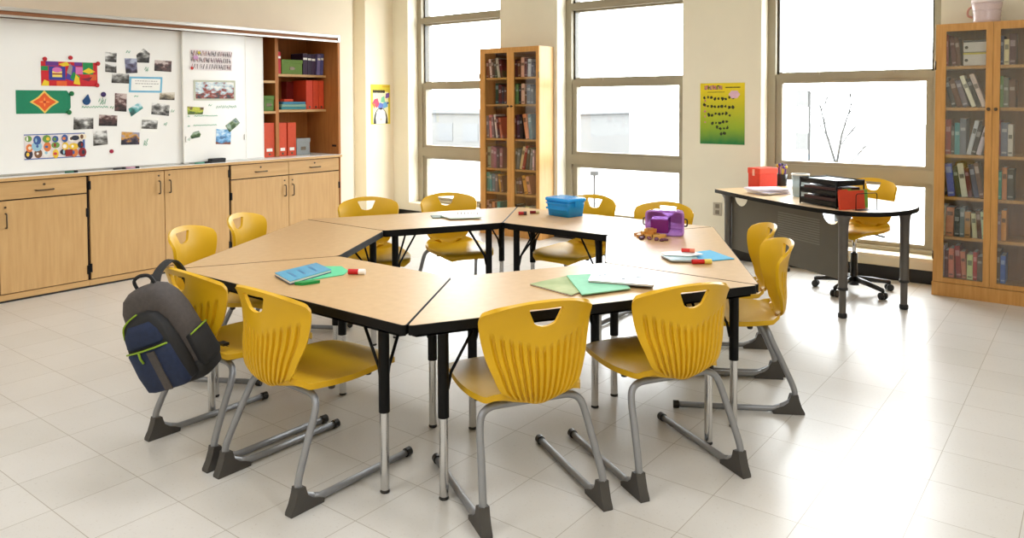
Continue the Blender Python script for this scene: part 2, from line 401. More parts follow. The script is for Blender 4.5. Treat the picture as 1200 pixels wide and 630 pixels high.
for z in (1.728, 1.373): HP('shelf', -4.136, -3.82, 1.437, 2.018, z-.024, z, M['maple_h'])
for z in (1.66, 1.36): HP('shelf', -4.136, -3.82, .638, 1.399, z-.024, z, M['maple_h'])
r = HP('track_rail', -3.745, -3.60, -1.68, 2.014, 2.106, 2.135, M['alu'], bev=.004)
HP('track_lip', -3.628, -3.604, -1.68, 2.014, 2.062, 2.078, M['alu'], r)
HP('cork_strip', -3.632, -3.612, -1.68, 2.008, 2.078, 2.106, M['brownstrip'], r)
HP('end_cap', -3.64, -3.597, 2.005, 2.03, 2.06, 2.137, M['alu'], r, bev=.004)
HP('label_holder', -3.72, -3.66, 2.012, 2.0185, .985, 1.005, M['gap'])
def wboard(y0, y1, xf, label, pulls):
    o = thing('sliding_whiteboard', label, 'whiteboard', (xf,(y0+y1)/2,.918), 0, 'sliding whiteboard panels')
    b = Vector(o.location)
    def P(nm, x0, x1, a, c, z0, z1, m, bev=0):
        bm = BM(); box(bm, x0-b.x, x1-b.x, a-b.y, c-b.y, z0-b.z, z1-b.z, bev=bev); return obj(nm, bm, m, o)
    P('writing_surface', xf-.018, xf, y0+.006, y1-.006, .922, 2.064, M['wboard'])
    for a in (y0, y1-.006): P('edge_trim', xf-.02, xf+.002, a, a+.006, .92, 2.064, M['whitetop'])
    P('bottom_trim', xf-.02, xf+.003, y0, y1, .91, .921, M['alu'])
    for y in pulls: P('pull', xf, xf+.008, y-.008, y+.008, 1.10, 1.15, M['alu'], bev=.002)
    return o
W1 = wboard(-1.655, .39, -3.714, 'wide whiteboard panel covered with small photos around a blue-bordered note', ())
W2 = wboard(.366, .985, -3.684, 'narrow whiteboard panel with lettered sheet and framed painting print', (.388,.965))
W3 = wboard(.95, 1.19, -3.714, 'slim bare whiteboard panel next to the open shelves', ())

# ------------------------------------------------------------------ things stuck on the whiteboards
XA, XB = -3.7135, -3.6835
def sheet(name, x, q, m, label, cat, group=None, th=.0012, border=None):
    """flat sheet on the board: q = four (y,z) corners clockwise from upper near corner"""
    cy = sum(p[0] for p in q)/4; cz = sum(p[1] for p in q)/4
    bm = BM()
    lo = [bm.verts.new((0, p[0]-cy, p[1]-cz)) for p in q]; hi = [bm.verts.new((th, p[0]-cy, p[1]-cz)) for p in q]
    bm.faces.new(lo); bm.faces.new(hi)
    n = len(q)
    for i in range(n): bm.faces.new([lo[i], lo[(i+1)%n], hi[(i+1)%n], hi[i]])
    if border:
        k = border[0]
        ins = [bm.verts.new((th+.0004, (p[0]-cy)*k[0], (p[1]-cz)*k[1])) for p in q]
        bm.faces.new(ins).material_index = 1
    o = obj(name, bm, [m]+([border[1]] if border else []), None, (x, cy, cz))
    return tag(o, label, cat, group)
PG = 'photos on the wide whiteboard'
for nm, kind, q, lab in [
 ('photograph','grey',[(-.269,1.854),(-.177,1.850),(-.182,1.772),(-.270,1.776)],'black and white landscape photo, upper one of the tall stacked pair nearest the quilt artwork'),
 ('photograph','grey',[(-.270,1.770),(-.182,1.766),(-.183,1.687),(-.272,1.694)],'black and white landscape photo, lower one of the tall stacked pair'),
 ('photograph','violet',[(-.117,1.810),(-.016,1.811),(-.012,1.692),(-.107,1.686)],'dark portrait photo above the blue-bordered note'),
 ('photograph','grey',[(-.018,1.840),(.042,1.899),(.096,1.858),(.087,1.779),(-.013,1.779)],'grey photo cut to a house shape, highest on the whiteboard'),
 ('photograph','dark',[(.136,1.806),(.284,1.802),(.280,1.709),(.131,1.714)],'dark reddish photo above the note on the side nearer the shelves'),
 ('photograph','grey',[(-.217,1.686),(-.081,1.683),(-.082,1.603),(-.224,1.606)],'grey photo touching the edge of the blue-bordered note'),
 ('photograph','sepia',[(.175,1.529),(.309,1.535),(.304,1.466),(.170,1.470)],'sepia landscape photo just below the corner of the blue-bordered note'),
 ('photograph','dark',[(-.198,1.524),(-.103,1.519),(-.109,1.371),(-.204,1.378)],'tall dark portrait photo below the blue-bordered note'),
 ('photograph','teal',[(-.093,1.394),(.004,1.452),(.030,1.399),(-.071,1.330)],'tilted teal and white photo in the middle of the whiteboard'),
 ('photograph','grey',[(.105,1.446),(.262,1.431),(.251,1.331),(.098,1.348)],'grey photo of water beside a green check mark'),
 ('photograph','dark',[(-.325,1.351),(-.182,1.341),(-.187,1.255),(-.330,1.261)],'dark crowd photo under the green handwriting'),
 ('photograph','violet',[(-.151,1.208),(-.004,1.197),(-.008,1.097),(-.158,1.101)],'colour photo with gold and violet tones, lowest in the photo cluster'),
 ('photograph','grey',[(-.516,1.334),(-.370,1.328),(-.372,1.238),(-.521,1.236)],'pale grey street photo beside the green leaf artwork'),
 ('photograph','grey',[(-.372,1.218),(-.269,1.225),(-.262,1.110),(-.375,1.102)],'square grey photo between the collage and the dark crowd photo')]:
    _ph[0] += 1
    sheet(nm, XA, q, photo_mat('gold' if 'gold' in lab else kind, _ph[0]), lab, 'photo', PG)
_ph[0] += 1
sheet('photograph', XA, [(.011,1.329),(.164,1.314),(.152,1.195),(.003,1.209)], M['paper'], 'grey photo with a wide white border below the water photo', 'photo', PG, border=((.9,.62), photo_mat('grey', 31)))
# blue-bordered note with grey writing lines
o = sheet('note_card', XA, [(-.079,1.661),(.201,1.662),(.192,1.530),(-.087,1.531)], cmat((110,176,208)), 'white note with a blue border among the whiteboard photos', 'note', border=((.88,.76), M['paper']))
bm = BM()
rr = random.Random(3)
for i, z in enumerate((.030,.008,-.016)):
    y = -.09 if i < 2 else -.03
    while y < (.10 if i < 2 else .05):
        w = rr.uniform(.008,.022); box(bm, .0018, .0022, y, y+w, z-.0025, z+.0025); y += w+.006
obj('printed_text', bm, cmat((130,130,135)), o)
# big artworks: base sheet plus colour patches, one mesh each
def patch_art(name, x, y0, y1, z0, z1, base, patches, label, th=.0015, outline=None):
    cols = [base]; bm = BM(); cy, cz = (y0+y1)/2, (z0+z1)/2; w, h = y1-y0, z1-z0
    pts = outline or [(0,0),(1,0),(1,1),(0,1)]
    f = lambda u, v, d: (d, (u-.5)*w, (v-.5)*h)
    lo = [bm.verts.new(f(u,v,0)) for u,v in pts]; hi = [bm.verts.new(f(u,v,th)) for u,v in pts]
    bm.faces.new(lo); bm.faces.new(hi)
    for i in range(len(pts)): bm.faces.new([lo[i], lo[(i+1)%len(pts)], hi[(i+1)%len(pts)], hi[i]])
    d = th
    for col, poly in patches:
        if col not in cols: cols.append(col)
        d += .00012
        bm.faces.new([bm.verts.new(f(u,v,d)) for u,v in poly]).material_index = cols.index(col)
    o = obj(name, bm, [cmat(c) for c in cols], None, (x,cy,cz))
    return tag(o, label, 'artwork')
def rect(a,b,c,d): return [(a,b),(c,b),(c,d),(a,d)]
def ell(cx,cy,rx,ry,n=16): return [(cx+rx*math.cos(2*PI*k/n), cy+ry*math.sin(2*PI*k/n)) for k in range(n)]
red, grn, pur, ylw, org, blu, pnk = (196,28,40), (20,130,70), (96,44,130), (226,196,40), (224,96,40), (44,54,140), (206,110,170)
patch_art('quilt_artwork', XA, -.742, -.333, 1.575, 1.762, red, [
 (pur,rect(.08,.82,.30,1)),(grn,rect(.0,.62,.12,.80)),(red,rect(0,.28,.12,.6)),(ylw,[(.0,.0),(.13,.0),(.13,.18),(.05,.25)]),(blu,rect(.13,.24,.42,.80)),
 ((236,214,110),rect(.19,.36,.36,.60)),(pnk,ell(.275,.66,.085,.11)),((150,60,40),rect(.19,.46,.36,.52)),(ylw,[(.30,.9),(.45,1),(.50,.86),(.38,.8)]),
 (org,rect(.26,0,.44,.2)),((70,60,150),[(.42,.3),(.55,.2),(.62,.8),(.5,.9)]),((150,140,140),[(.44,.55),(.52,.45),(.55,.8),(.5,.95)]),(grn,[(.5,.35),(.62,.12),(.68,.4),(.56,.6)]),
 (ylw,[(.56,.1),(.68,.05),(.66,.35),(.6,.5)]),(pur,rect(.58,.84,.72,1)),(pnk,rect(.6,.5,.74,.8)),(grn,rect(.73,.5,.92,1)),(ylw,[(.72,.62),(.84,.78),(.96,.62),(.84,.52)]),
 (red,[(.72,.05),(.96,.0),(.98,.4),(.8,.3)]),((206,90,40),rect(.86,.26,.98,.5)),((120,30,50),[(.7,.3),(.84,.2),(.9,.4)])], 'colourful patchwork quilt artwork with red clips on the whiteboard')
q = bpy.data.objects['quilt_artwork']
for (y, z) in ((-.715,1.778),(-.533,1.795),(-.328,1.757),(-.337,1.585)):
    bm = BM(); lathe(bm, [(.016,0),(.017,.006),(.012,.012)], 10, T=Matrix.Translation((.0012,y+.5375,z-1.6685)) @ Matrix.Rotation(PI/2,4,'Y')); obj('clip', bm, cmat((176,24,36)), q)
star = []
for k in range(16):
    a = 2*PI*k/16; rr_ = 1 if k % 4 == 0 else (.62 if k % 2 == 0 else .70)
    star.append((.51+.27*rr_*math.cos(a), .5+.5*rr_*math.sin(a)))
star2 = [(.51+(u-.51)*.8, .5+(v-.5)*.8) for u,v in star]
patch_art('leaf_pattern_artwork', XA, -.915, -.537, 1.364, 1.54, (10,124,88), [((226,190,90),star),((222,88,30),star2),((240,150,70),ell(.51,.5,.10,.03)),((240,150,70),ell(.51,.5,.016,.2)),((186,60,24),ell(.51,.5,.03,.06))],
 'green artwork with an orange diamond flower on the whiteboard', outline=[(0,0),(.93,0),(1,.25),(1,.78),(.93,1),(0,1)])
q = bpy.data.objects['leaf_pattern_artwork']
for (y, z) in ((-.530,1.517),(-.551,1.372)):
    bm = BM(); lathe(bm, [(.018,0),(.019,.006),(.012,.011)], 10, T=Matrix.Translation((.0012,y+.726,z-1.452)) @ Matrix.Rotation(PI/2,4,'Y')); obj('clip', bm, cmat((20,110,60)), q)
rr = random.Random(11); pp = []
cols = [(232,230,226),(60,90,150),(140,30,34),(230,190,60),(214,120,60),(120,84,60),(150,190,210),(40,40,60),(240,236,230),(196,60,60),(110,150,70),(236,224,200)]
pp.append(((226,216,216), rect(.0,.04,.96,.96)))
for i in range(7):
    for j in range(3):
        cx, cy = .07+i*.145+rr.uniform(-.02,.02), .2+j*.3+rr.uniform(-.05,.05)
        c1 = rr.choice(cols); pp.append((c1, ell(cx,cy,rr.uniform(.05,.085),rr.uniform(.12,.2), 12)))
        pp.append((rr.choice(cols), ell(cx+rr.uniform(-.02,.02),cy,rr.uniform(.015,.035),rr.uniform(.05,.1), 8)))
pp += [((140,26,30), rect(.66,.06,.78,.34)), ((40,44,62), ell(.83,.8,.07,.1))]
patch_art('collage_artwork', XA, -.868, -.438, 1.02, 1.21, (76,104,170), pp, 'busy paper collage with a blue border, lowest artwork on the whiteboard')
# lettered sheet: rows of small dark strokes
rr = random.Random(5); pp = []
for row in range(3):
    u = .02
    while u < .96:
        w = rr.uniform(.02,.045); v0 = .06+row*.32; k = rr.uniform(-.03,.03)
        c1 = rr.choice([(60,52,64),(50,44,56),(110,80,96),(60,52,64),(150,90,90)])
        if rr.random() < .5: pp.append((c1,[(u,v0),(u+w*.4,v0),(u+w+k,v0+.24),(u+w*.6+k,v0+.24)]))
        else:
            pp.append((c1,[(u+w,v0),(u+w*.6,v0),(u,v0+.24),(u+w*.4,v0+.24)]))
            pp.append((c1,rect(u,v0+.08,u+w,v0+.13)))
        u += w+rr.uniform(.008,.02)
pp += [((206,190,60), ell(.2,.84,.03,.07)), ((190,40,36), ell(.03,.08,.03,.08)), ((196,150,190), ell(.12,.6,.06,.1))]
patch_art('lettered_sheet', XB, .434, .841, 1.732, 1.913, (228,220,222), pp, 'white sheet of dense dark lettering at the top of the narrow whiteboard panel')
sheet('painting_print', XB, [(.465,1.643),(.872,1.646),(.872,1.465),(.465,1.464)], cmat((190,194,176)), 'framed painting print in white, dark and red on the narrow whiteboard panel', 'picture', border=((.92,.82), photo_mat('paint', 41)), th=.003)
sheet('photograph', XB, [(.403,1.412),(.558,1.402),(.546,1.340),(.405,1.342)], photo_mat('green', 42), 'yellow-green photo card under the framed painting print', 'photo', 'cards on the narrow whiteboard panel')
sheet('leaf_cutout', XB, [(.428,1.150),(.455,1.185),(.507,1.197),(.526,1.165),(.515,1.14),(.437,1.128)], photo_mat('leaf', 43), 'small dark green leaf cutout on the narrow whiteboard panel', 'cutout')
sheet('photograph', XB, [(.677,1.208),(.825,1.194),(.815,1.062),(.668,1.071)], photo_mat('sky', 44), 'blue sky photo low on the narrow whiteboard panel', 'photo', 'cards on the narrow whiteboard panel')
sheet('photograph', XB+.0015, [(.765,1.234),(.873,1.306),(.916,1.256),(.806,1.172)], photo_mat('leaf', 45), 'tilted green photo overlapping the blue sky photo', 'photo', 'cards on the narrow whiteboard panel')
# magnets
for (y, z, r, c, lab) in [(-.290,1.512,.02,(50,30,90),'small dark purple round magnet beside the tall dark portrait photo'),(-.235,1.052,.016,(160,20,60),'small crimson round magnet below the square grey photo')]:
    bm = BM(); lathe(bm, [(r,0),(r,.006),(r*.8,.009)], 14); o = obj('round_magnet', bm, cmat(c), None, (XA,y,z), (0,PI/2,0)); tag(o, lab, 'magnet', 'whiteboard magnets')
bm = BM(); prism(bm, [(.03*math.cos(a)*(1 if math.sin(a) < 0 else 1-math.sin(a)*.8)+.012*max(0,math.sin(a)), .034*math.sin(a)*(1.5 if math.sin(a) > 0 else 1)) for a in [2*PI*k/18 for k in range(18)]], 0, .006)
o = obj('drop_magnet', bm, cmat((20,70,120)), None, (XA,-.42,1.462), (PI/2,0,PI/2)); tag(o, 'dark blue drop-shaped magnet beside the orange flower artwork', 'magnet')
# green marker writing (illegible strokes)
def scribble(name, parent, xf, runs, label=None):
    bm = BM(); rr = random.Random(9)
    for (y, z, L_, h) in runs:
        pts = []; n = max(3, int(L_/.010))
        for k in range(n+1): pts.append((0, y+L_*k/n+rr.uniform(-.002,.002), z+(h*.5 if k % 2 else -h*.5)*rr.uniform(.4,1)))
        tube(bm, pts, .0026, 5)
    b = Vector(parent.location)
    bmesh.ops.translate(bm, vec=Vector((xf,0,0))-b, verts=bm.verts[:])
    obj(name, bm, cmat((40,160,118)), parent)
scribble('marker_lettering', W1, -3.7135, [(-.455,1.412,.2,.018),(-.24,1.41,.03,.03),(-.325,1.470,.03,.05),(-.30,1.458,.03,.05),(-.318,1.437,.03,.02),(-.10,1.865,.03,.03),(.05,1.735,.03,.03),(.055,1.715,.025,.02),(-.04,1.499,.03,.012),(.27,1.372,.03,.03),(.205,1.262,.03,.03),(.03,1.118,.035,.05),(.03,1.095,.03,.03)])
scribble('marker_lettering', W2, -3.6835, [(.605,1.422,.03,.02),(.68,1.405,.2,.035),(.47,1.328,.22,.012),(.46,1.245,.22,.012),(.405,1.325,.02,.02),(.405,1.24,.02,.02),(.40,1.125,.025,.03)])
# tray things on the countertop lip
def marker(p0, p1, col, label):
    t = Vector(p0); bm = BM(); d = Vector(p1)-t
    tube(bm, [(0,0,.008), d*.7+Vector((0,0,.008))], .008, 10); o = obj('dry_erase_marker', bm, cmat(col), None, t); tag(o, label, 'marker', 'markers on the whiteboard ledge')
    bm = BM(); tube(bm, [d*.7+Vector((0,0,.008)), d+Vector((0,0,.008))], .0088, 10); obj('cap', bm, cmat((30,30,32)), o)
marker((-3.64,.44,.907), (-3.645,.57,.907), (90,150,130), 'green and grey marker lying beside the black eraser')
marker((-3.64,-.16,.907), (-3.64,-.05,.907), (196,150,170), 'pink marker on the counter below the photo cluster')
marker((-3.635,-.26,.907), (-3.63,-.165,.907), (60,60,64), 'dark marker on the counter below the photo cluster')
marker((-3.635,-.62,.907), (-3.635,-.53,.907), (60,110,90), 'small green marker on the counter below the collage')
bm = BM(); box(bm, -.03, .03, -.072, .072, .012, .04, 0, bev=.01); o = obj('whiteboard_eraser', bm, cmat((18,18,20)), None, (-3.645,.655,.907)); tag(o, 'black felt whiteboard eraser on the counter edge', 'eraser')
bm = BM(); box(bm, -.028, .028, -.068, .068, 0, .012, 0); obj('felt_pad', bm, cmat((60,60,62)), o)

# ------------------------------------------------------------------ hutch shelf contents (front plane about X = -3.83)
def binder(y0, y1, z0, z1, col, label, group, white=True, depth=.24, xs=-3.835):
    """upright binder, spine to the room (+X)"""
    w = y1-y0; h = z1-z0
    bm = BM(); box(bm, -depth, 0, 0, w, 0, h, bev=.003)
    o = obj('ring_binder', bm, cmat(col), None, (xs, y0, z0)); tag(o, label, 'binder', group)
    if white:
        bm = BM(); box(bm, 0, .0012, w*.22, w*.78, h*.16, h*.25); obj('spine_label', bm, M['paper'], o)
    bm = BM(); lathe(bm, [(.011,0),(.012,.002),(.008,.003)], 14, T=Matrix.Translation((.0,w/2,h*.08)) @ Matrix.Rotation(PI/2,4,'Y')); obj('finger_ring', bm, M['hardware'], o)
    return o
OR = (206,74,40)
G = 'orange-red binders on the hutch counter'
binder(1.275,1.393,.909,1.245,OR,'orange-red binder on the counter, outside the divider next to the whiteboard',G)
binder(1.44,1.535,.909,1.243,OR,'orange-red binder on the counter, just inside the hutch divider',G)
binder(1.548,1.648,.909,1.241,OR,'orange-red binder on the counter, beside the clear plastic box',G)
G = 'red binders on the middle hutch shelf'
binder(1.78,1.862,1.374,1.672,(198,62,34),'red binder on the middle shelf, next to the folded cloth stack',G,False)
binder(1.868,1.932,1.374,1.672,(204,70,40),'red binder on the middle shelf, second from the side panel',G,False)
binder(1.938,2.004,1.374,1.672,(206,74,42),'red binder on the middle shelf, against the hutch side panel',G,False)
binder(1.690,1.775,1.374,1.660,(128,26,24),'dark red binder on the middle shelf behind the folded cloth stack',G,False,.09,-4.04)
def shelf_book(y0, y1, z0, z1, col, label, lean=0, depth=.2):
    w = y1-y0; h = z1-z0
    bm = BM(); box(bm, -depth, 0, 0, w, 0, h, 0, bev=.002); box(bm, -depth+.004, -.006, .003, w-.003, h, h+.0008, 1); box(bm, 0, .0008, .003, w-.003, h*.7, h*.8, 1)
    o = obj('book', bm, [cmat(col), M['paper']], None, (-3.835,y0,z0), (lean,0,0)); return tag(o, label, 'book', 'books on the top hutch shelf')
shelf_book(1.44,1.478,1.729,1.948,(186,36,50),'crimson book on the top hutch shelf against the divider')
for i, (a, b, c) in enumerate(((1.745,1.80,(54,32,60)),(1.803,1.85,(46,30,58)),(1.853,1.90,(60,38,70)))):
    shelf_book(a, b, 1.729, 1.945-.004*i, c, 'dark purple book on the top hutch shelf, %s one past the green box' % ORD[i])
shelf_book(1.915,1.955,1.731,1.95,(120,112,160),'lavender book leaning on the top hutch shelf, nearer the green box', -.07)
shelf_book(1.958,1.995,1.731,1.955,(86,88,140),'slate blue book leaning on the top hutch shelf by the side panel', -.07)
def lidbox(name, y0, y1, z0, z1, m, label, cat, d=.2, lidm=None, group=None):
    t = thing(name, label, cat, (-3.835-d/2,(y0+y1)/2,z0), 0, group)
    w = y1-y0; h = z1-z0
    bm = BM(); box(bm, -d/2, d/2, -w/2, w/2, 0, h*.78, bev=.004); obj('body', bm, m, t)
    bm = BM(); box(bm, -d/2-.004, d/2+.004, -w/2-.004, w/2+.004, h*.76, h, bev=.004); obj('lid', bm, lidm or m, t)
    bm = BM(); box(bm, d/2, d/2+.002, -.03, .03, h*.3, h*.5); obj('card_holder', bm, M['hardware'], t)
    return t
lidbox('storage_box', 1.488, 1.735, 1.729, 1.875, cmat((96,128,46)), 'green lidded box on the top hutch shelf', 'box')
lidbox('storage_box', 1.281, 1.39, 1.361, 1.512, cmat((84,120,44)), 'green lidded box on the shelf beside the whiteboard edge', 'box')
t = lidbox('clear_box', 1.655, 1.818, .908, 1.078, M['clearbin'], 'clear plastic box on the counter beside the binders', 'box')
for i, c in enumerate(((120,140,160),(130,150,130),(150,130,120))):
    bm = BM(); box(bm, -.08, .08, -.06+.04*i, -.03+.04*i, .004, .11); obj('contents', bm, cmat(c), t)
for i, (c, w, lab) in enumerate((((70,140,150),.15,'teal folded cloth, lowest of the stack on the middle hutch shelf'),((140,176,160),.15,'pale green folded cloth in the middle of the hutch shelf stack'),((70,130,160),.145,'blue folded cloth near the top of the hutch shelf stack'),((196,70,44),.06,'small red cloth folded on top of the cloth stack'))):
    bm = BM(); box(bm, -.1, .1, -w, w, 0, .026, bev=.01); box(bm, -.09, .094, -w+.01, w-.008, .010, .016)
    o = obj('folded_cloth', bm, cmat(c, .8), None, (-3.93, 1.625-(.07 if i == 3 else 0), 1.374+.0265*i), (0,0,.03*i)); tag(o, lab, 'cloth', 'folded cloths on the middle hutch shelf')

# ------------------------------------------------------------------ bookcases with glazed doors
def bookcase(name, label, x0, x1, yf, yb, zt, xm0, xm1, xl, xr, shelves, zbot, plinth):
    """xl, xr: inner edges of outer stiles; xm0,xm1: inner edges of the middle pair of stiles"""
    t = thing(name, label, 'bookcase', (x0,yf,0))
    def P(nm, a, b, c, d, e, f, m, par=t, bev=0, mi=0):
        bm = BM(); box(bm, a-x0, b-x0, c-yf, d-yf, e, f, bev=bev); return obj(nm, bm, m, par)
    yd = yf+.022
    P('side_panel', x0, x0+.022, yd, yb, 0, zt, M['oak']); P('side_panel', x1-.022, x1, yd, yb, 0, zt, M['maple'])  # second side in paler veneer: window light on it put into the colour
    P('top_panel', x0+.022, x1-.022, yd, yb, zt-.03, zt, M['oak']); P('back_panel', x0+.022, x1-.022, yb-.012, yb-.002, plinth, zt-.03, M['oak_in'])
    P('divider', (xm0+xm1)/2-.011, (xm0+xm1)/2+.011, yd, yb-.012, plinth, zt-.03, M['oak'])
    P('plinth', x0-.006, x1+.006, yf-.004, yb, 0, plinth, M['oak'], bev=.003)
    for z in shelves+[zbot-.02]:
        for a, b in ((x0+.022,(xm0+xm1)/2-.011),((xm0+xm1)/2+.011,x1-.022)):
            P('shelf', a, b, yd+.006, yb-.012, z-.022, z, M['oak'])
    xm = (xm0+xm1)/2
    for a, b, c, d, s in ((x0,xm-.001,xl,xm0,1),(xm+.001,x1,xm1,xr,-1)):
        bm = BM()
        for p, q, e, f in ((a,c,plinth+.004,zt),(d,b,plinth+.004,zt),(c,d,zt-.055,zt),(c,d,plinth+.004,zbot)):
            box(bm, p-x0, q-x0, 0, .02, e, f)
        dr = obj('door', bm, M['oak'], t)
        P('pane', c-.004, d+.004, yf+.008, yf+.012, zbot-.004, zt-.051, M['doorglass'], dr)
        xk = (d+b)/2 if s == 1 else (a+c)/2
        bm = BM(); lathe(bm, [(.006,0),(.006,.012),(.012,.016),(.012,.022),(.008,.025)], 12, T=Matrix.Translation((xk-x0,0,zt*.69)) @ Matrix.Rotation(PI/2,4,'X')); obj('knob', bm, M['hardware'], dr)
        for z in (.3, zt-.3):
            xh = a if s == 1 else b
            bm = BM(); cyl(bm, (xh-x0,-.004,z-.03), (xh-x0,-.004,z+.03), .005, 8); obj('hinge', bm, M['hardware'], dr)
    return t
LS = [1.707,1.42,1.049,.723,.461]
bookcase('tall_bookcase', 'tall two-door glazed bookcase standing on the pier between two windows', -2.787, -1.985, 3.30, YF-.009, 2.025, -2.407, -2.315, -2.714, -2.024, LS, .12, .09)
RS = [1.693,1.391,1.045,.735,.442]
bookcase('tall_bookcase', 'tall two-door glazed bookcase beside the window behind the teacher desk', 1.66, 2.38, 3.232, YF-.009, 2.0, 1.977, 2.063, 1.727, 2.313, RS, .137, .10)
def book_mesh(w, d, h, c, rr):
    """spine at y=0 facing -Y, bottom at z=0, x from 0 to w"""
    bm = BM(); t = .0022
    box(bm, 0, t, .003, d, 0, h); box(bm, w-t, w, .003, d, 0, h)
    pts = [(0,.004),(w*.2,.001),(w*.5,0),(w*.8,.001),(w,.004),(w,.007),(0,.007)]
    prism(bm, pts, 0, h)
    box(bm, t, w-t, .007, d-.006, .004, h-.004, 1)
    k = rr.random()
    z0 = h*rr.uniform(.55,.75); z1 = z0+h*rr.uniform(.08,.2)
    box(bm, w*.14, w*.86, -.0008, .003, z0, z1, 2)
    if k < .5: box(bm, w*.14, w*.86, -.0008, .003, h*.08, h*.13, 2)
    lum = sum(c)/3
    lab = tuple(min(255, int(v*.5+120)) for v in c) if lum < 130 else tuple(int(v*.55) for v in c)
    me = bpy.data.meshes.new('book'); bmesh.ops.recalc_face_normals(bm, faces=bm.faces[:]); bm.to_mesh(me); bm.free()
    for m in (cmat(c), M['paper'], cmat(lab)): me.materials.append(m)
    return me
CN = {'mar':((88,30,36),'maroon'),'wht':((222,214,200),'white'),'gry':((120,116,116),'grey'),'dkg':((62,58,58),'dark grey'),'blk':((34,30,34),'black'),'red':((160,34,34),'red'),
 'crm':((226,204,160),'cream'),'dgr':((34,66,52),'dark green'),'grn':((110,150,90),'green'),'brn':((104,62,40),'brown'),'blg':((104,120,140),'blue-grey'),'pnk':((206,150,140),'pale pink'),
 'pur':((70,44,72),'dark purple'),'pch':((222,160,110),'peach'),'mve':((142,100,120),'mauve'),'tea':((60,150,156),'teal'),'org':((216,140,60),'orange'),'bei':((200,176,140),'beige'),
 'nav':((30,44,84),'navy'),'blu':((50,90,176),'blue'),'tan':((190,140,84),'tan'),'sal':((220,120,100),'salmon'),'ggn':((150,160,140),'sage'),'lil':((150,140,170),'lilac')}
def fill(spec, x0, x1, yf, z, zmax, where, group, seed):
    rr = random.Random(seed); x = x0; prev = 0; ph = 0
    hmax = zmax-z
    n = len(spec)
    for i, s in enumerate(spec):
        key, w, hf, lean = s
        c, cn = CN[key]
        c = tuple(max(8, min(250, int(v*rr.uniform(.9,1.1)))) for v in c)
        h = hmax*hf; d = min(.19, rr.uniform(.14,.19)); a = math.radians(lean)
        me = book_mesh(w, d, h, c, rr)
        x += max(0, max(h, ph)*(math.tan(prev)-math.tan(a)))
        ph = h
        ox, oz = x, z+(w*math.sin(a) if a > 0 else 0); adv = w/math.cos(a)
        prev = a
        o = bpy.data.objects.new('book', me); COL.objects.link(o)
        o.location = (ox, yf+rr.uniform(0,.012), oz+.0006); o.rotation_euler = (0, a, 0)
        tag(o, '%s book, %s from left end, %s' % (cn, ORD[i], where), 'book', group)
        x += adv+.0012
YL = 3.335
GL = 'books in the bookcase between the windows'
cells = [(2.0-.032,1.708),(1.685,1.421),(1.398,1.05),(1.027,.724),(.701,.462),(.439,.12)]
names = ['top shelf','second shelf','third shelf','fourth shelf','fifth shelf','bottom shelf']
LD = [[('mar',.04,.72,0),('wht',.03,.78,-6),('blk',.035,.75,-6),('dkg',.03,.7,-6),('wht',.032,.82,-9),('mar',.035,.75,-9)],
      [('dgr',.045,.85,0),('mar',.04,.8,0),('dkg',.03,.72,0),('brn',.03,.7,0)],
      [('blg',.035,.7,-3),('pnk',.035,.72,-3),('gry',.03,.66,-3),('wht',.03,.74,-8),('mar',.03,.68,-8),('sal',.03,.64,-8)],
      [('brn',.02,.72,0),('ggn',.045,.76,0),('mve',.04,.78,0),('mve',.04,.74,0),('pur',.035,.7,0),('mve',.04,.72,0)],
      [('tea',.05,.88,0),('tea',.03,.8,0),('blg',.04,.82,0),('gry',.035,.78,0),('org',.03,.82,-8),('brn',.025,.74,-8)],
      [('pnk',.035,.76,0),('brn',.04,.74,0),('pch',.045,.72,0),('brn',.03,.7,0),('tea',.04,.74,0)]]
RD = [[('mar',.045,.72,0),('brn',.035,.66,-3),('crm',.048,.8,0),('mar',.04,.76,0),('wht',.04,.72,2),('pur',.03,.6,2)],
      [('dgr',.025,.84,0),('grn',.035,.8,0),('blk',.03,.74,0),('crm',.045,.82,0),('brn',.03,.5,0),('blg',.05,.78,0),('gry',.03,.7,0)],
      [('blk',.03,.72,-3),('pur',.04,.74,-3),('blk',.035,.68,-3),('pch',.045,.76,-10),('blg',.04,.76,-4)],
      [('dkg',.03,.74,6),('gry',.035,.7,6),('bei',.035,.82,12),('red',.03,.84,12),('dkg',.03,.78,8),('gry',.03,.74,5),('wht',.02,.7,3)],
      [('crm',.02,.6,0),('brn',.04,.7,-5),('mar',.04,.76,-5),('org',.04,.84,-12),('pch',.04,.8,-12)],
      [('blk',.05,.7,0),('dgr',.05,.62,0),('gry',.04,.6,0),('crm',.05,.66,0)]]
for i, (zt, zb) in enumerate(cells):
    fill(LD[i], -2.735 if i != 1 else -2.60, -2.37, YL, zb, zt, '%s, hutch-side door of bookcase between windows' % names[i], GL, 20+i)
    fill(RD[i], -2.345, -2.01, YL, zb, zt, '%s, desk-side door of bookcase between windows' % names[i], GL, 40+i)
GR = 'books in the bookcase by the teacher desk'
cells2 = [(1.95,1.694),(1.67,1.392),(1.368,1.046),(1.022,.736),(.712,.443),(.419,.137)]
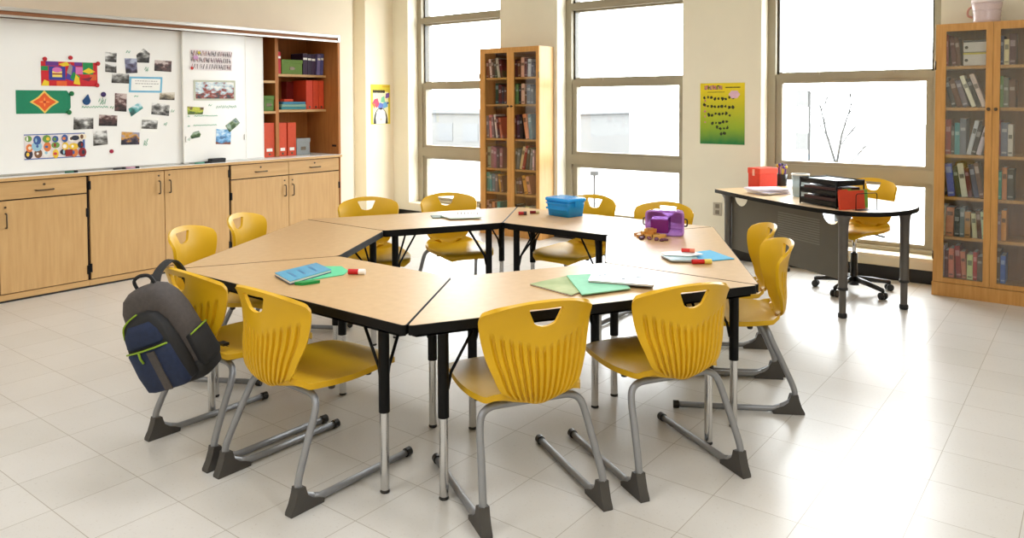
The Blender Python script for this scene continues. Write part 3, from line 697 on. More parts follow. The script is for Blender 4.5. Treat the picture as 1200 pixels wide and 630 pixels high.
RB = [[('red',.035,.9,0),('mar',.03,.84,-6),('brn',.028,.8,-6)],
      [('dkg',.03,.8,-16),('brn',.035,.74,-16),('gry',.035,.72,-16),('wht',.028,.86,-20),('blk',.03,.78,-20),('wht',.03,.9,-20)],
      [('wht',.022,.72,0),('red',.036,.8,0),('dkg',.022,.66,0),('tea',.032,.72,0),('blg',.04,.82,0),('wht',.028,.78,12),('dkg',.03,.66,12),('wht',.03,.7,14)],
      [('blk',.02,.62,0),('blu',.045,.84,-6),('dgr',.032,.78,-8),('wht',.038,.86,-8),('mar',.028,.74,-8),('nav',.034,.84,-10),('brn',.03,.9,-10)],
      [('crm',.03,.82,0),('tan',.05,.78,2),('dkg',.034,.76,0),('gry',.03,.8,0),('tan',.036,.7,0),('crm',.03,.66,-4),('brn',.028,.74,-4),('wht',.026,.72,-4)],
      [('wht',.028,.82,0),('mar',.026,.7,0),('sal',.034,.76,0),('red',.034,.84,-4),('sal',.03,.7,-4),('crm',.036,.64,0),('red',.026,.72,0),('brn',.032,.62,0)]]
for i, (zt, zb) in enumerate(cells2):
    fill(RB[i], 1.70, 2.0, 3.268, zb, zt, '%s, window-side door of bookcase behind teacher desk' % names[i], GR, 60+i)
# books behind the second door of that bookcase
RB2 = [[('nav',.04,.8,0),('crm',.03,.7,0),('mar',.04,.85,0)],[('grn',.04,.8,0),('gry',.03,.76,0),('brn',.04,.7,0)],[('red',.03,.8,0),('blg',.04,.74,0),('wht',.03,.7,0)],[('tea',.04,.7,0),('tan',.03,.8,0),('dkg',.04,.76,0)],[('mve',.04,.7,0),('org',.03,.8,0)],[('brn',.04,.8,0),('blu',.03,.7,0)]]
for i, (zt, zb) in enumerate(cells2):
    fill(RB2[i], 2.04, 2.34, 3.268, zb, zt, '%s, far door of bookcase behind teacher desk' % names[i], GR, 80+i)
# two white flat boxes lying on the top shelf of that bookcase
for i, (z, h) in enumerate(((1.695,.095),(1.792,.085))):
    t = thing('document_box', ('white flat document box with a yellow band, lower of two on the bookcase top shelf','white flat document box with a black band, upper of two on the bookcase top shelf')[i], 'box', (1.905,3.38,z), 0, 'document boxes on the bookcase top shelf')
    bm = BM(); box(bm, -.075, .082, -.10, .1, 0, h, bev=.006); obj('body', bm, cmat((214,210,204)), t)
    bm = BM(); box(bm, -.0765, .0835, -.102, .1, h*.84, h*.98); obj('band', bm, cmat((196,180,70) if i == 0 else (50,48,50)), t)
    bm = BM(); cyl(bm, (-.055,-.101,h*.4), (-.055,-.106,h*.4), .011, 12); obj('finger_hole', bm, cmat((20,20,20)), t)
# pinkish translucent tub on top of the bookcase
t = thing('plastic_tub', 'pinkish clear ribbed tub on top of the bookcase behind the teacher desk', 'tub', (1.96,3.40,2.0))
bm = BM(); lathe(bm, [(.075,0),(.085,.006),(.088,.03),(.084,.035),(.09,.06),(.086,.065),(.093,.09),(.088,.095),(.096,.125),(.098,.15),(.094,.15),(.08,.01)], 24); obj('body', bm, tint_mat('pink_clear_plastic', (240,222,224), .75), t)
bm = BM(); lathe(bm, [(.1,.15),(.102,.155),(.1,.172),(.06,.178)], 24); obj('lid', bm, cmat((236,226,228)), t)
bm = BM(); tube(bm, smooth_path([(-.085,0,.13),(-.115,0,.115),(-.12,0,.07),(-.09,0,.05)], 5), .008, 8); obj('handle', bm, cmat((190,140,124)), t)

# ------------------------------------------------------------------ hexagon of trapezoid tables
def rot2(x, y, a): return (x*math.cos(a)-y*math.sin(a), x*math.sin(a)+y*math.cos(a))
def round_poly(pts, rad, n=5):
    out = []
    N_ = len(pts)
    for i in range(N_):
        a, b, c = Vector(pts[i-1]), Vector(pts[i]), Vector(pts[(i+1)%N_])
        d1 = (a-b).normalized(); d2 = (c-b).normalized()
        p = b+d1*rad; q = b+d2*rad
        for k in range(n+1):
            t = k/n; v = (1-t)**2*p+2*t*(1-t)*b+t*t*q; out.append((v.x, v.y))
    return out
def inset_poly(pts, d):
    N_ = len(pts); out = []
    for i in range(N_):
        a, b, c = Vector(pts[i-1]), Vector(pts[i]), Vector(pts[(i+1)%N_])
        e = (c-a).normalized(); nrm = Vector((-e.y, e.x)); out.append((b.x+nrm.x*d, b.y+nrm.y*d))
    return out
HT = .671
CY = -.99   # table base centre, distance from hexagon centre
outer = [(-.7555,-1.312),(.7555,-1.312),(.3805,-.662),(-.3805,-.662)]
outer = [(x, y-CY) for x, y in outer]
def make_table(label):
    t = thing('trapezoid_table', label, 'table', (0,0,0), 0, 'trapezoid tables in a hexagon ring')
    ol = round_poly(outer, .03); il = inset_poly(ol, .004)
    bm = BM(); prism(bm, il, HT-.026, HT); obj('tabletop', bm, M['laminate'], t, sharp=30)
    bm = BM(); n = len(ol)
    rings = [[bm.verts.new((p[0],p[1],z)) for p in L_] for L_, z in ((ol,HT-.035),(ol,HT-.002),(inset_poly(ol,.002),HT-.0004),(inset_poly(ol,.0045),HT-.0008),(inset_poly(ol,.03),HT-.035))]
    for a, b in zip(rings, rings[1:]):
        for i in range(n): bm.faces.new([a[i], a[(i+1)%n], b[(i+1)%n], b[i]])
    obj('edge_band', bm, M['edge'], t, sharp=35)
    bm = BM(); ap = inset_poly(round_poly(outer,.03), .028); prism(bm, ap, HT-.045, HT-.027); obj('under_frame', bm, M['black_metal'], t)
    for (lx, ly) in ((.56,-1.232),(-.60,-1.232),(.305,-.708),(-.305,-.708)):
        ly -= CY
        bm = BM(); cyl(bm, (lx,ly,.30), (lx,ly,HT-.044), .0205, 16); lg = obj('leg', bm, M['black_metal'], t, sharp=40)
        bm = BM(); cyl(bm, (lx,ly,.012), (lx,ly,.32), .0165, 16); obj('chrome_post', bm, M['chrome'], lg, sharp=40)
        bm = BM(); lathe(bm, [(.017,0),(.019,.004),(.014,.014)], 14, T=Matrix.Translation((lx,ly,0))); obj('glide', bm, M['plastic_black'], lg)
        sx = -1 if lx > 0 else 1; sy = 1 if ly < 0 else -1
        for dx, dy in ((sx*.13,.01*sy),(sx*.02 if abs(lx) > .4 else sx*.10, sy*.12)):
            bm = BM(); u = Vector((dx,dy,0)).normalized()
            tube(bm, [Vector((lx,ly,.40))+u*.018, Vector((lx,ly,.46))+u*.03, Vector((lx+dx,ly+dy,HT-.046))], .006, 8); obj('brace', bm, M['black_metal'], lg)
    return t
TL = ['trapezoid table with the blue notebook and green folder, backpack chair tucked in','trapezoid table with the white magazine, two ribbed chair backs against it','trapezoid table with the tipped purple bin and spilled counters','trapezoid table with the lidded blue bin, beneath the middle window','trapezoid table with the open spiral notebook, facing the tall bookcase','bare trapezoid table beside the maple base cabinets']
def ring(k, t, r): return rot2(t, -r, k*PI/3)
tb = make_table(TL[0]); x, y = ring(0, 0, -CY); tb.location = (x, y, 0)
for k in range(1, 6):
    x, y = ring(k, 0, -CY); dup(tb, (x,y,0), k*PI/3, TL[k])

# ------------------------------------------------------------------ chair
def interp(tab, t):
    n = len(tab); i = 0
    while i < n-2 and t > tab[i+1][0]: i += 1
    sl = []
    for k in range(n):
        a = tab[max(k-1,0)]; b = tab[min(k+1,n-1)]; sl.append((b[1]-a[1])/(b[0]-a[0]))
    x0, y0 = tab[i]; x1, y1 = tab[i+1]; h = x1-x0; u = max(0, min(1, (t-x0)/h))
    return y0*(2*u**3-3*u*u+1)+sl[i]*h*(u**3-2*u*u+u)+y1*(3*u*u-2*u**3)+sl[i+1]*h*(u**3-u*u)
def catmull(tab, t):
    ks = [k for k, _ in tab]; i = 0
    while i < len(ks)-2 and t > ks[i+1]: i += 1
    p = [Vector(tab[max(0,min(len(tab)-1,j))][1]) for j in (i-1,i,i+1,i+2)]
    u = (t-ks[i])/(ks[i+1]-ks[i])
    return .5*((2*p[1])+(p[2]-p[0])*u+(2*p[0]-5*p[1]+4*p[2]-p[3])*u*u+(3*p[1]-p[0]-3*p[2]+p[3])*u**3)
BP = [(0,(.052,.392)),(.12,(.022,.425)),(.3,(.010,.50)),(.5,(.012,.575)),(.7,(.006,.655)),(.88,(-.008,.722)),(1,(-.022,.765))]
BWD = [(0,.074),(.08,.117),(.2,.150),(.4,.182),(.6,.202),(.8,.213),(.9,.212),(.96,.203),(1,.170)]
BCL = [(0,.060),(.3,.076),(.7,.083),(1,.078)]
def back_pt(u, v):
    y, z = catmull(BP, v); w = interp(BWD, v); c = interp(BCL, v)
    q = abs(u*w/.213)
    arch = .046*q**2.2*max(0,(v-.72)/.28)**1.5
    bot = .040*(abs(u)**2.2)*max(0,1-v/.22)**1.2
    return Vector((u*w, y+c*q**2.1, z-arch+bot))
def make_shell_meshes():
    NU, NV = 310, 56; TH = .014
    F, B = [], []
    for j in range(NV+1):
        v = j/NV; fr, br_ = [], []
        for i in range(NU+1):
            u = -1+2*i/NU
            p = back_pt(u, v); e = 1e-3
            du = back_pt(min(1,u+e), v)-back_pt(max(-1,u-e), v); dv = back_pt(u, min(1,v+e))-back_pt(u, max(0,v-e))
            n = du.cross(dv).normalized()      # faces the rear (-Y)
            if n.y > 0: n = -n
            # moulded ribs on the rear face: fan of grooves in the lower two thirds
            top = .56+.16*abs(u)
            env = max(0, min(1, (top-v)/.07))*max(0, min(1, (v-.03)/.05))*max(0, min(1, (.93-abs(u))/.06))
            g = math.cos(u*PI*14.5)
            dep = .0105*env*max(0, min(1, .18+1.05*g))
            rim = .0035*max(0, 1-min(v/.025, (1-v)/.03, (1-abs(u))/.02 if abs(u) > .9 else 9)) if True else 0
            br_.append(p+n*(TH*.5-dep)); fr.append(p-n*TH*.5)
        F.append(fr); B.append(br_)
    bm = BM(); gf = grid(bm, F); gb = grid(bm, B)
    def strip(a, b):
        for i in range(len(a)-1):
            f = bm.faces.new([a[i], a[i+1], b[i+1], b[i]]); f.smooth = True
    strip(gf[0], gb[0]); strip(gb[-1], gf[-1]); strip([r_[0] for r_ in gb],[r_[0] for r_ in gf]); strip([r_[-1] for r_ in gf],[r_[-1] for r_ in gb])
    bmesh.ops.recalc_face_normals(bm, faces=bm.faces[:])
    me = bpy.data.meshes.new('backrest_solid'); bm.to_mesh(me); bm.free()
    o = bpy.data.objects.new('backrest_solid', me); COL.objects.link(o)
    # hand hole cut through the upper back
    hp = round_poly([(-.066,.738),(-.040,.682),(-.012,.672),(.012,.672),(.040,.682),(.066,.738)][::1], .009, 4)
    bm = BM(); prism(bm, hp, -.2, .2, T=Matrix.Rotation(PI/2,4,'X')); bmesh.ops.recalc_face_normals(bm, faces=bm.faces[:])
    mc = bpy.data.meshes.new('cutter'); bm.to_mesh(mc); bm.free(); oc = bpy.data.objects.new('cutter', mc); COL.objects.link(oc)
    md = o.modifiers.new('b', 'BOOLEAN'); md.object = oc; md.operation = 'DIFFERENCE'; md.solver = 'EXACT'
    dg = bpy.context.evaluated_depsgraph_get(); dg.update()
    mb = bpy.data.meshes.new_from_object(o.evaluated_get(dg)); mb.name = 'backrest'
    for ob in (o, oc): bpy.data.objects.remove(ob)
    mb.materials.clear(); mb.materials.append(M['yellow'])
    for p in mb.polygons: p.use_smooth = True; p.material_index = 0
    mb.set_sharp_from_angle(angle=R(38))
    # seat
    SPR = [(0,(.052,.396)),(.07,(.075,.400)),(.2,(.14,.404)),(.45,(.27,.404)),(.7,(.40,.412)),(.88,(.495,.412)),(.96,(.535,.400)),(1,(.548,.386))]
    SWD = [(0,.122),(.06,.160),(.2,.201),(.45,.214),(.7,.209),(.86,.192),(.94,.170),(1,.130)]
    def seat_pt(u, v):
        y, z = catmull(SPR, v); w = interp(SWD, v)
        z += -.012*(1-abs(u)**2)*(1-abs(2*v-1)**2)+.012*abs(u)**3*(1-v)*1.2-.010*abs(u)**4*v
        y += .015*(1-u*u)*max(0,(v-.8)/.2)
        if v < .12: z += .030*abs(u)**2.2*(1-v/.12)
        return Vector((u*w, y, z))
    NU, NV = 36, 44; Tt, Bt = [], []
    for j in range(NV+1):
        v = j/NV; a, b = [], []
        for i in range(NU+1):
            u = -1+2*i/NU; p = seat_pt(u, v)
            edge = max(0, min(1, min((1-abs(u))/.08, (1-v)/.05)))
            a.append(p+Vector((0,0,.005))); b.append(p-Vector((0,0,.005+.012*(1-edge)**2)))
        Tt.append(a); Bt.append(b)
    bm = BM(); ga = grid(bm, Tt); gb = grid(bm, Bt)
    strip2 = lambda a, b: [setattr(bm.faces.new([a[i],a[i+1],b[i+1],b[i]]), 'smooth', True) for i in range(len(a)-1)]
    strip2(ga[0], gb[0]); strip2(gb[-1], ga[-1]); strip2([r_[0] for r_ in gb],[r_[0] for r_ in ga]); strip2([r_[-1] for r_ in ga],[r_[-1] for r_ in gb])
    bmesh.ops.recalc_face_normals(bm, faces=bm.faces[:])
    ms = bpy.data.meshes.new('seat'); bm.to_mesh(ms); bm.free(); ms.materials.append(M['yellow'])
    for p in ms.polygons: p.use_smooth = True
    ms.set_sharp_from_angle(angle=R(50))
    return ms, mb
SEAT, BACK = make_shell_meshes()
def link(name, me, parent, loc=None):
    o = bpy.data.objects.new(name, me); COL.objects.link(o); o.parent = parent
    if loc: o.location = loc
    return o
CG = 'yellow cantilever chairs around the tables'
def make_chair(label):
    t = thing('classroom_chair', label, 'chair', (0,0,0), 0, CG)
    link('seat', SEAT, t); link('backrest', BACK, t)
    r = .0135
    half = [(.2265,.07,.030),(.2275,.030,.052),(.2275,.008,.085),(.2255,.014,.125),(.213,.062,.235),(.204,.098,.312),(.190,.114,.352),(.158,.121,.371),(.11,.122,.3745)]
    pts = smooth_path([Vector(p) for p in half]+[Vector((0,.122,.3745))]+[Vector((-p[0],p[1],p[2])) for p in half[::-1]], 5)
    bm = BM(); tube(bm, pts, r, 12); obj('frame', bm, M['grey_tube'], t)
    for s in (-1, 1):
        bm = BM(); tube(bm, [(s*.226,.535,.0175),(s*.226,.14,.0175),(s*.226,.10,.019),(s*.2265,.068,.031)], r, 12); rn = obj('runner', bm, M['grey_tube'], t)
        bm = BM(); cyl(bm, (s*.226,.530,.0175), (s*.226,.556,.0175), .0175, 14); obj('end_cap', bm, M['plastic_black'], rn, sharp=40)
        # wedge foot under the rear knee
        bm = BM()
        prof = [(-.036,0),(.105,0),(.108,.014),(.085,.026),(.058,.036),(.036,.054),(.026,.088),(-.006,.092),(-.010,.072),(-.022,.036),(-.036,.010)]
        T = Matrix.Translation((s*.2267,0,0)) @ Matrix(((0,0,1,0),(1,0,0,0),(0,1,0,0),(0,0,0,1)))
        prism(bm, prof, -.0185, .0185, T=T); obj('foot', bm, M['foot'], t, sharp=30)
        # seat bracket rail under the pan and its bumpers
        bm = BM(); tube(bm, [(s*.13,.13,.377),(s*.13,.22,.384),(s*.13,.42,.392)], .009, 8); br_ = obj('seat_rail', bm, M['grey_tube'], t)
        for yy in (.20, .38):
            bm = BM(); lathe(bm, [(.012,0),(.014,.006),(.014,.02),(.008,.024)], 10, T=Matrix.Translation((s*.175,yy,.372))); obj('bumper', bm, M['plastic_black'], br_)
    return t
CH = [(0,-.338,1.52,'yellow chair carrying the backpack'),(0,.194,1.52,'yellow chair with ribbed back, next to the backpack chair'),
 (1,-.318,1.50,'yellow ribbed-back chair at the magazine table, nearer the blue notebook table'),(1,.287,1.50,'yellow ribbed-back chair at the magazine table, beside the table corner facing the teacher desk'),
 (2,-.19,1.54,'yellow chair seen side-on at the purple bin table, nearer the camera'),(2,.40,1.56,'yellow chair seen side-on at the purple bin table, nearer the window wall'),
 (3,.27,1.60,'yellow chair behind the lidded blue bin, under the middle window'),(3,-.335,1.55,'yellow chair directly behind the tipped purple bin'),
 (4,.30,1.58,'yellow chair at the spiral notebook table, nearer the penguin poster wall'),(4,-.30,1.60,'yellow chair at the spiral notebook table, in front of the tall bookcase'),
 (5,.17,1.63,'bright yellow chair at the bare table, nearer the backpack'),(5,-.335,1.57,'bright yellow chair at the bare table, in front of the cabinet with drawers')]
CH[4], CH[5] = (2,-.19,1.54,'yellow chair seen side-on at the purple bin table, front one of that pair'), (2,.30,1.56,'yellow chair seen side-on at the purple bin table, one nearer the windows')
first = None
for k, tt, r, lab in CH:
    x, y = ring(k, tt, r)
    if first is None:
        first = make_chair(lab); first.location = (x,y,0); first.rotation_euler = (0,0,k*PI/3)
    else: dup(first, (x,y,0), k*PI/3, lab)

# swivel task chair at the teacher desk
t = thing('swivel_chair', 'yellow swivel chair on a black castor base behind the teacher desk', 'chair', (1.235,3.27,0), R(166))
link('seat', SEAT, t, (0,0,.075)); link('backrest', BACK, t, (0,0,.075))
bm = BM(); box(bm, -.10, .10, .17, .39, .452, .468, bev=.004); cyl(bm, (-.16,.3,.455), (-.24,.3,.445), .007, 8); obj('mechanism', bm, M['plastic_black'], t)
bm = BM(); cyl(bm, (0,.28,.24), (0,.28,.455), .0135, 14); obj('gas_lift', bm, M['chrome'], t)
bm = BM(); lathe(bm, [(.036,.05),(.036,.10),(.027,.11),(.025,.29),(.02,.295)], 18, T=Matrix.Translation((0,.28,0))); base = obj('base_column', bm, M['plastic_black'], t)
for k in range(5):
    a = 2*PI*k/5+R(18)
    e = Vector((math.cos(a), math.sin(a), 0)); c = Vector((0,.28,0))
    bm = BM(); tube(bm, [c+e*.02+Vector((0,0,.095)), c+e*.14+Vector((0,0,.085)), c+e*.275+Vector((0,0,.066))], [.024,.02,.015], 10); arm = obj('base_arm', bm, M['plastic_black'], t)
    p = c+e*.275; sd = Vector((-e.y, e.x, 0))
    bm = BM(); cyl(bm, p+Vector((0,0,.05)), p+Vector((0,0,.075)), .012, 10)
    for s in (-1, 1): cyl(bm, p+sd*s*.006+Vector((0,0,.026)), p+sd*s*.024+Vector((0,0,.026)), .026, 16)
    obj('castor', bm, M['plastic_black'], arm)

# ------------------------------------------------------------------ teacher desk
DA = R(-32); DP = (.09, 2.90)
t = thing('teacher_desk', 'teacher desk with rounded end and grey modesty panel by the window', 'desk', (DP[0],DP[1],0), DA)
DZ = .715
ol = [(0,0),(.35,-.04),(.66,-.058),(1.0,-.06),(1.22,-.045),(1.38,-.005),(1.49,.07),(1.55,.18),(1.565,.30),(1.545,.45),(1.49,.58),(1.41,.69),(1.33,.72),(0,.72)]
ol = round_poly(ol, .025, 3)
bm = BM(); prism(bm, inset_poly(ol,.003), DZ-.024, DZ); obj('desktop', bm, M['desk_lam'], t, sharp=30)
bm = BM(); n = len(ol)
rings = [[bm.verts.new((p[0],p[1],z)) for p in L_] for L_, z in ((ol,DZ-.030),(ol,DZ-.002),(inset_poly(ol,.0035),DZ-.0006),(inset_poly(ol,.02),DZ-.030))]
for a, b in zip(rings, rings[1:]):
    for i in range(n): bm.faces.new([a[i], a[(i+1)%n], b[(i+1)%n], b[i]])
obj('edge_band', bm, M['edge'], t, sharp=35)
for (s, nn) in ((.13,.05),(.13,.64),(1.40,.03),(1.383,.586)):
    bm = BM(); tube(bm, [(s,nn,.19),(s,nn,.60),(s,nn,.65),(s,nn,DZ-.03)], [.029,.031,.036,.055], 18); lg = obj('leg', bm, M['ssgrey'], t, sharp=40)
    bm = BM(); cyl(bm, (s,nn,.03), (s,nn,.20), .0225, 16); obj('inner_tube', bm, M['ssgrey'], lg, sharp=40)
    bm = BM(); lathe(bm, [(.024,0),(.03,.006),(.03,.03),(.024,.036)], 16, T=Matrix.Translation((s,nn,0))); obj('foot', bm, M['plastic_black'], lg)
    bm = BM(); lathe(bm, [(.033,.188),(.033,.204),(.029,.206)], 16, T=Matrix.Translation((s,nn,0))); obj('collar', bm, M['plastic_black'], lg)
def arc(cx, cz, rx, rz, a0, a1, n=10): return [(cx+rx*math.cos(R(a0+(a1-a0)*k/n)), cz+rz*math.sin(R(a0+(a1-a0)*k/n))) for k in range(n+1)]
pp = [(.16,.24),(1.36,.24),(1.36,.685)]+arc(1.255,.685,.085,.085,0,-180)+arc(.275,.685,.085,.085,0,-180)+[(.16,.685)]
bm = BM(); prism(bm, pp, .062, .068, T=Matrix(((1,0,0,0),(0,0,1,0),(0,1,0,0),(0,0,0,1)))); mp_ = obj('modesty_panel', bm, M['panel'], t)
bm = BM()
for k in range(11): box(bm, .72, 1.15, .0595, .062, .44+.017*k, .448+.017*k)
obj('perforation_glint_rows', bm, cmat((112,108,98)), mp_)  # perforation pattern, its reflected light painted as paler strips

def dpt(s, n, z=DZ):
    x, y = rot2(s, n, DA); return (DP[0]+x, DP[1]+y, z+.0005)
# desk things
t = thing('file_box', 'orange-red lidded box on the teacher desk', 'box', (.366,3.276,DZ+.0005), R(-25))
bm = BM(); box(bm, -.066, .066, -.10, .10, 0, .13, bev=.004); obj('body', bm, cmat((206,58,38)), t)
bm = BM(); box(bm, -.070, .070, -.104, .104, .118, .165, bev=.005); lid = obj('lid', bm, cmat((216,70,46)), t)
bm = BM(); box(bm, -.012, .012, -.1065, -.104, .10, .155); obj('clasp', bm, cmat((230,170,150)), lid)
t = thing('pencil_cup', 'black mesh pencil cup beside the orange-red box', 'cup', (.462,3.475,DZ+.0005))
bm = BM(); lathe(bm, [(.038,0),(.044,.004),(.047,.10),(.044,.10),(.036,.006)], 18); obj('body', bm, M['plastic_black'], t)
cc = [(86,56,140),(110,80,160),(200,180,60),(70,50,120),(60,60,66),(150,60,110),(196,160,40)]
for k in range(7):
    a = k*.9; e = Vector((math.cos(a), math.sin(a), 0))
    bm = BM(); tube(bm, [e*.012+Vector((0,0,.008)), e*.036+Vector((0,0,.15+.01*(k%3)))], .0045, 8)
    o = obj('coloured_pencil', bm, cmat(cc[k]), None, (.462,3.475,DZ+.0005)); tag(o, 'pencil standing in the black mesh cup on the teacher desk', 'pencil', 'pencils in the desk cup')
    bm = BM(); lathe(bm, [(.006,0),(.013,.008),(.012,.02),(.004,.026)], 10, T=Matrix.Translation(e*.036+Vector((0,0,.148+.01*(k%3))))); obj('topper', bm, cmat(cc[(k+2)%7]), o)
for i in range(5):
    bm = BM(); box(bm, -.105, .105, -.135, .135, 0, .007 if i < 4 else .012, bev=.002)
    o = obj('paper_packet', bm, [mat('lilac_paper', (222,214,232), .6), M['paper']][i % 2], None, dpt(.42+.012*(i%3),.22-.01*i,DZ+.0078*i), (0,0,DA+.16*((i*7)%4-1.5)))
    tag(o, '%s paper packet, %s from the bottom of the pile on the teacher desk' % (('lilac','white')[i % 2], ORD[i]), 'papers', 'paper pile on the teacher desk')
t = thing('clear_canister', 'tall clear plastic canister beside the black wire trays', 'canister', dpt(.68,.30))
bm = BM(); lathe(bm, [(.05,0),(.056,.004),(.066,.17),(.062,.17),(.05,.008)], 22); obj('body', bm, M['clearbin'], t)
bm = BM(); lathe(bm, [(.067,.165),(.068,.172),(.062,.176),(.062,.165)], 22); obj('rim', bm, M['whitetop'], t)
t = thing('wire_tray', 'black wire mesh letter tray holding papers on the teacher desk', 'letter tray', dpt(1.15,.16), DA+R(1))
TW, TD, THh = .17, .12, .19
for sx in (-1, 1):
    for sy in (-1, 1):
        bm = BM(); cyl(bm, (sx*TW,sy*TD,0), (sx*TW,sy*TD,THh), .0055, 8); obj('post', bm, M['black_metal'], t)
for k, z in enumerate((.012,.085,.155)):
    bm = BM(); box(bm, -TW, TW, -TD, TD, z, z+.002); lv = obj('tray_level', bm, M['mesh_black'], t)
    bm = BM()
    for a, b in (((-TW,-TD),(TW,-TD)),((TW,-TD),(TW,TD)),((TW,TD),(-TW,TD)),((-TW,TD),(-TW,-TD))):
        cyl(bm, (*a,z+.03), (*b,z+.03), .004, 6); cyl(bm, (*a,z), (*b,z), .004, 6)
    obj('wire_rim', bm, M['black_metal'], lv)
    bm = BM()
    for y in (-TD, TD): box(bm, -TW, TW, y-.0006, y+.0006, z, z+.03)
    for x in (-TW, TW): box(bm, x-.0006, x+.0006, -TD, TD, z, z+.03)
    obj('mesh_side', bm, M['mesh_black'], lv)
t2 = dpt(1.15,.16)
for i, (z, c, h, lab) in enumerate(((.016,(70,44,44),.05,'dark maroon papers in the lowest level of the wire tray'),(.09,(84,52,50),.045,'maroon papers in the middle level of the wire tray'),(.16,(196,220,226),.022,'pale blue papers in the top level of the wire tray'))):
    bm = BM(); box(bm, -.15, .15, -.105, .105, 0, h, bev=.003); o = obj('paper_bundle', bm, cmat(c), None, (t2[0],t2[1],t2[2]+z), (0,0,DA+R(1))); tag(o, lab, 'papers', 'papers in the wire tray')
for i, (c, s, lab) in enumerate((((204,66,40),1.372,'orange-red folder standing at the end of the wire tray'),((110,160,60),1.350,'green folder standing behind the orange-red folder'))):
    bm = BM(); box(bm, -.0035, .0035, -.11, .11, 0, .125, bev=.001); box(bm, .0036, .0048, -.11, -.03, .12, .135)
    o = obj('folder', bm, cmat(c), None, dpt(s,.13+.05*i), (0,-R(6),DA)); tag(o, lab, 'folder', 'folders at the end of the wire tray')
t = thing('wire_bookend', 'thin black wire bookend at the rounded end of the desk', 'bookend', dpt(1.425,.20), DA)
bm = BM(); tube(bm, rounded_path([(0,-.09,0),(0,-.09,.11),(0,.09,.11),(0,.09,0)], .02), .003, 6); obj('loop', bm, M['black_metal'], t)
bm = BM(); box(bm, -.03, .03, -.09, .09, 0, .0015); obj('base_plate', bm, M['black_metal'], t)

# ------------------------------------------------------------------ backpack hung on the first chair
def superring(hw, hd, z, cy=0, n=36, e=.55):
    out = []
    for k in range(n):
        a = 2*PI*k/n; c, s = math.cos(a), math.sin(a)
        out.append(Vector((hw*math.copysign(abs(c)**e, c), cy+hd*math.copysign(abs(s)**e, s), z)))
    return out
def loft(bm, rings, mi=0, cap=True):
    vs = [[bm.verts.new(p) for p in r_] for r_ in rings]; n = len(vs[0])
    for a, b in zip(vs, vs[1:]):
        for k in range(n):
            f = bm.faces.new([a[k], a[(k+1)%n], b[(k+1)%n], b[k]]); f.smooth = True; f.material_index = mi
    if cap: bm.faces.new(vs[0][::-1]).material_index = mi; bm.faces.new(vs[-1]).material_index = mi
t = thing('backpack', 'navy and charcoal backpack with lime zips hanging from a yellow chair back', 'backpack')
Mt = Matrix.Rotation(R(25), 4, Vector((.88,-.48,0))) @ Matrix.Rotation(R(24), 4, 'Z')
t.rotation_euler = Mt.to_euler(); t.scale = (.86,.86,.86); t.location = Vector((-.235,-1.63,.55)) - Mt.to_3x3() @ Vector((0,0,.235*.86)); Mt = Mt @ Matrix.Scale(.86,4)
bm = BM()
loft(bm, [superring(.120,.060,.0), superring(.145,.080,.012), superring(.152,.088,.04), superring(.150,.088,.22), superring(.146,.084,.32), superring(.132,.076,.39), superring(.105,.060,.44), superring(.07,.040,.462), superring(.03,.02,.468)])
body = obj('main_body', bm, M['baggrey'], t)
bm = BM(); loft(bm, [superring(.124,.064,-.004), superring(.149,.085,.010), superring(.1555,.0915,.04), superring(.1545,.0915,.085), superring(.150,.088,.086)]); obj('base_panel', bm, M['bagblack'], t)
bm = BM(); loft(bm, [superring(.100,.030,.03,-.09), superring(.124,.045,.045,-.095), superring(.128,.052,.12,-.1), superring(.124,.05,.23,-.1), superring(.112,.044,.31,-.095), superring(.085,.034,.36,-.085), superring(.04,.018,.38,-.075)]); obj('upper_pocket', bm, M['bagblack'], t)
bm = BM(); loft(bm, [superring(.098,.02,.028,-.128), superring(.116,.028,.04,-.132), superring(.118,.032,.12,-.135), superring(.114,.03,.225,-.132), superring(.106,.024,.235,-.13)]); fp = obj('front_pocket', bm, M['navy'], t)
bm = BM(); loft(bm, [superring(.09,.012,.245,-.135), superring(.10,.02,.26,-.135), superring(.09,.018,.31,-.128), superring(.06,.012,.345,-.118)]); obj('top_pocket', bm, M['navy'], t)
T = Matrix.Translation((.018,-.166,.035)) @ Matrix.Rotation(R(3),4,'Y')
bm = BM(); box(bm, -.02, .02, -.003, .003, 0, .19, T=T); obj('pocket_stripe', bm, M['baggrey'], fp)
bm = BM(); tube(bm, [(-.112,-.148,.236),(-.06,-.162,.238),(0,-.166,.238),(.06,-.162,.238),(.112,-.146,.236)], .0042, 8); z1 = obj('zip', bm, M['lime'], fp)
bm = BM(); tube(bm, [(-.03,-.167,.236),(-.032,-.172,.21),(-.03,-.170,.185)], .005, 8); obj('zip_pull', bm, M['lime'], z1)
bm = BM(); tube(bm, smooth_path([(-.10,-.128,.30),(-.085,-.122,.345),(-.05,-.112,.37),(0,-.105,.385)], 4), .0042, 8); obj('zip', bm, M['lime'], t)
for s in (-1, 1):
    bm = BM(); loft(bm, [superring(.018,.058,.05,0), superring(.026,.066,.07,0), superring(.024,.064,.205,0), superring(.016,.056,.21,0)]); bmesh.ops.translate(bm, vec=(s*.145,.0,0), verts=bm.verts[:]); sp = obj('side_pocket', bm, M['bagblack'], t)
    bm = BM(); tube(bm, [(s*.163,-.06,.208),(s*.172,0,.211),(s*.163,.06,.208)], .0042, 8); obj('zip', bm, M['lime'], sp)
bm = BM(); tube(bm, smooth_path([(-.05,.02,.455),(-.045,.02,.50),(0,.02,.515),(.045,.02,.50),(.05,.02,.455)], 4), .008, 8); obj('grab_handle', bm, M['bagblack'], t)
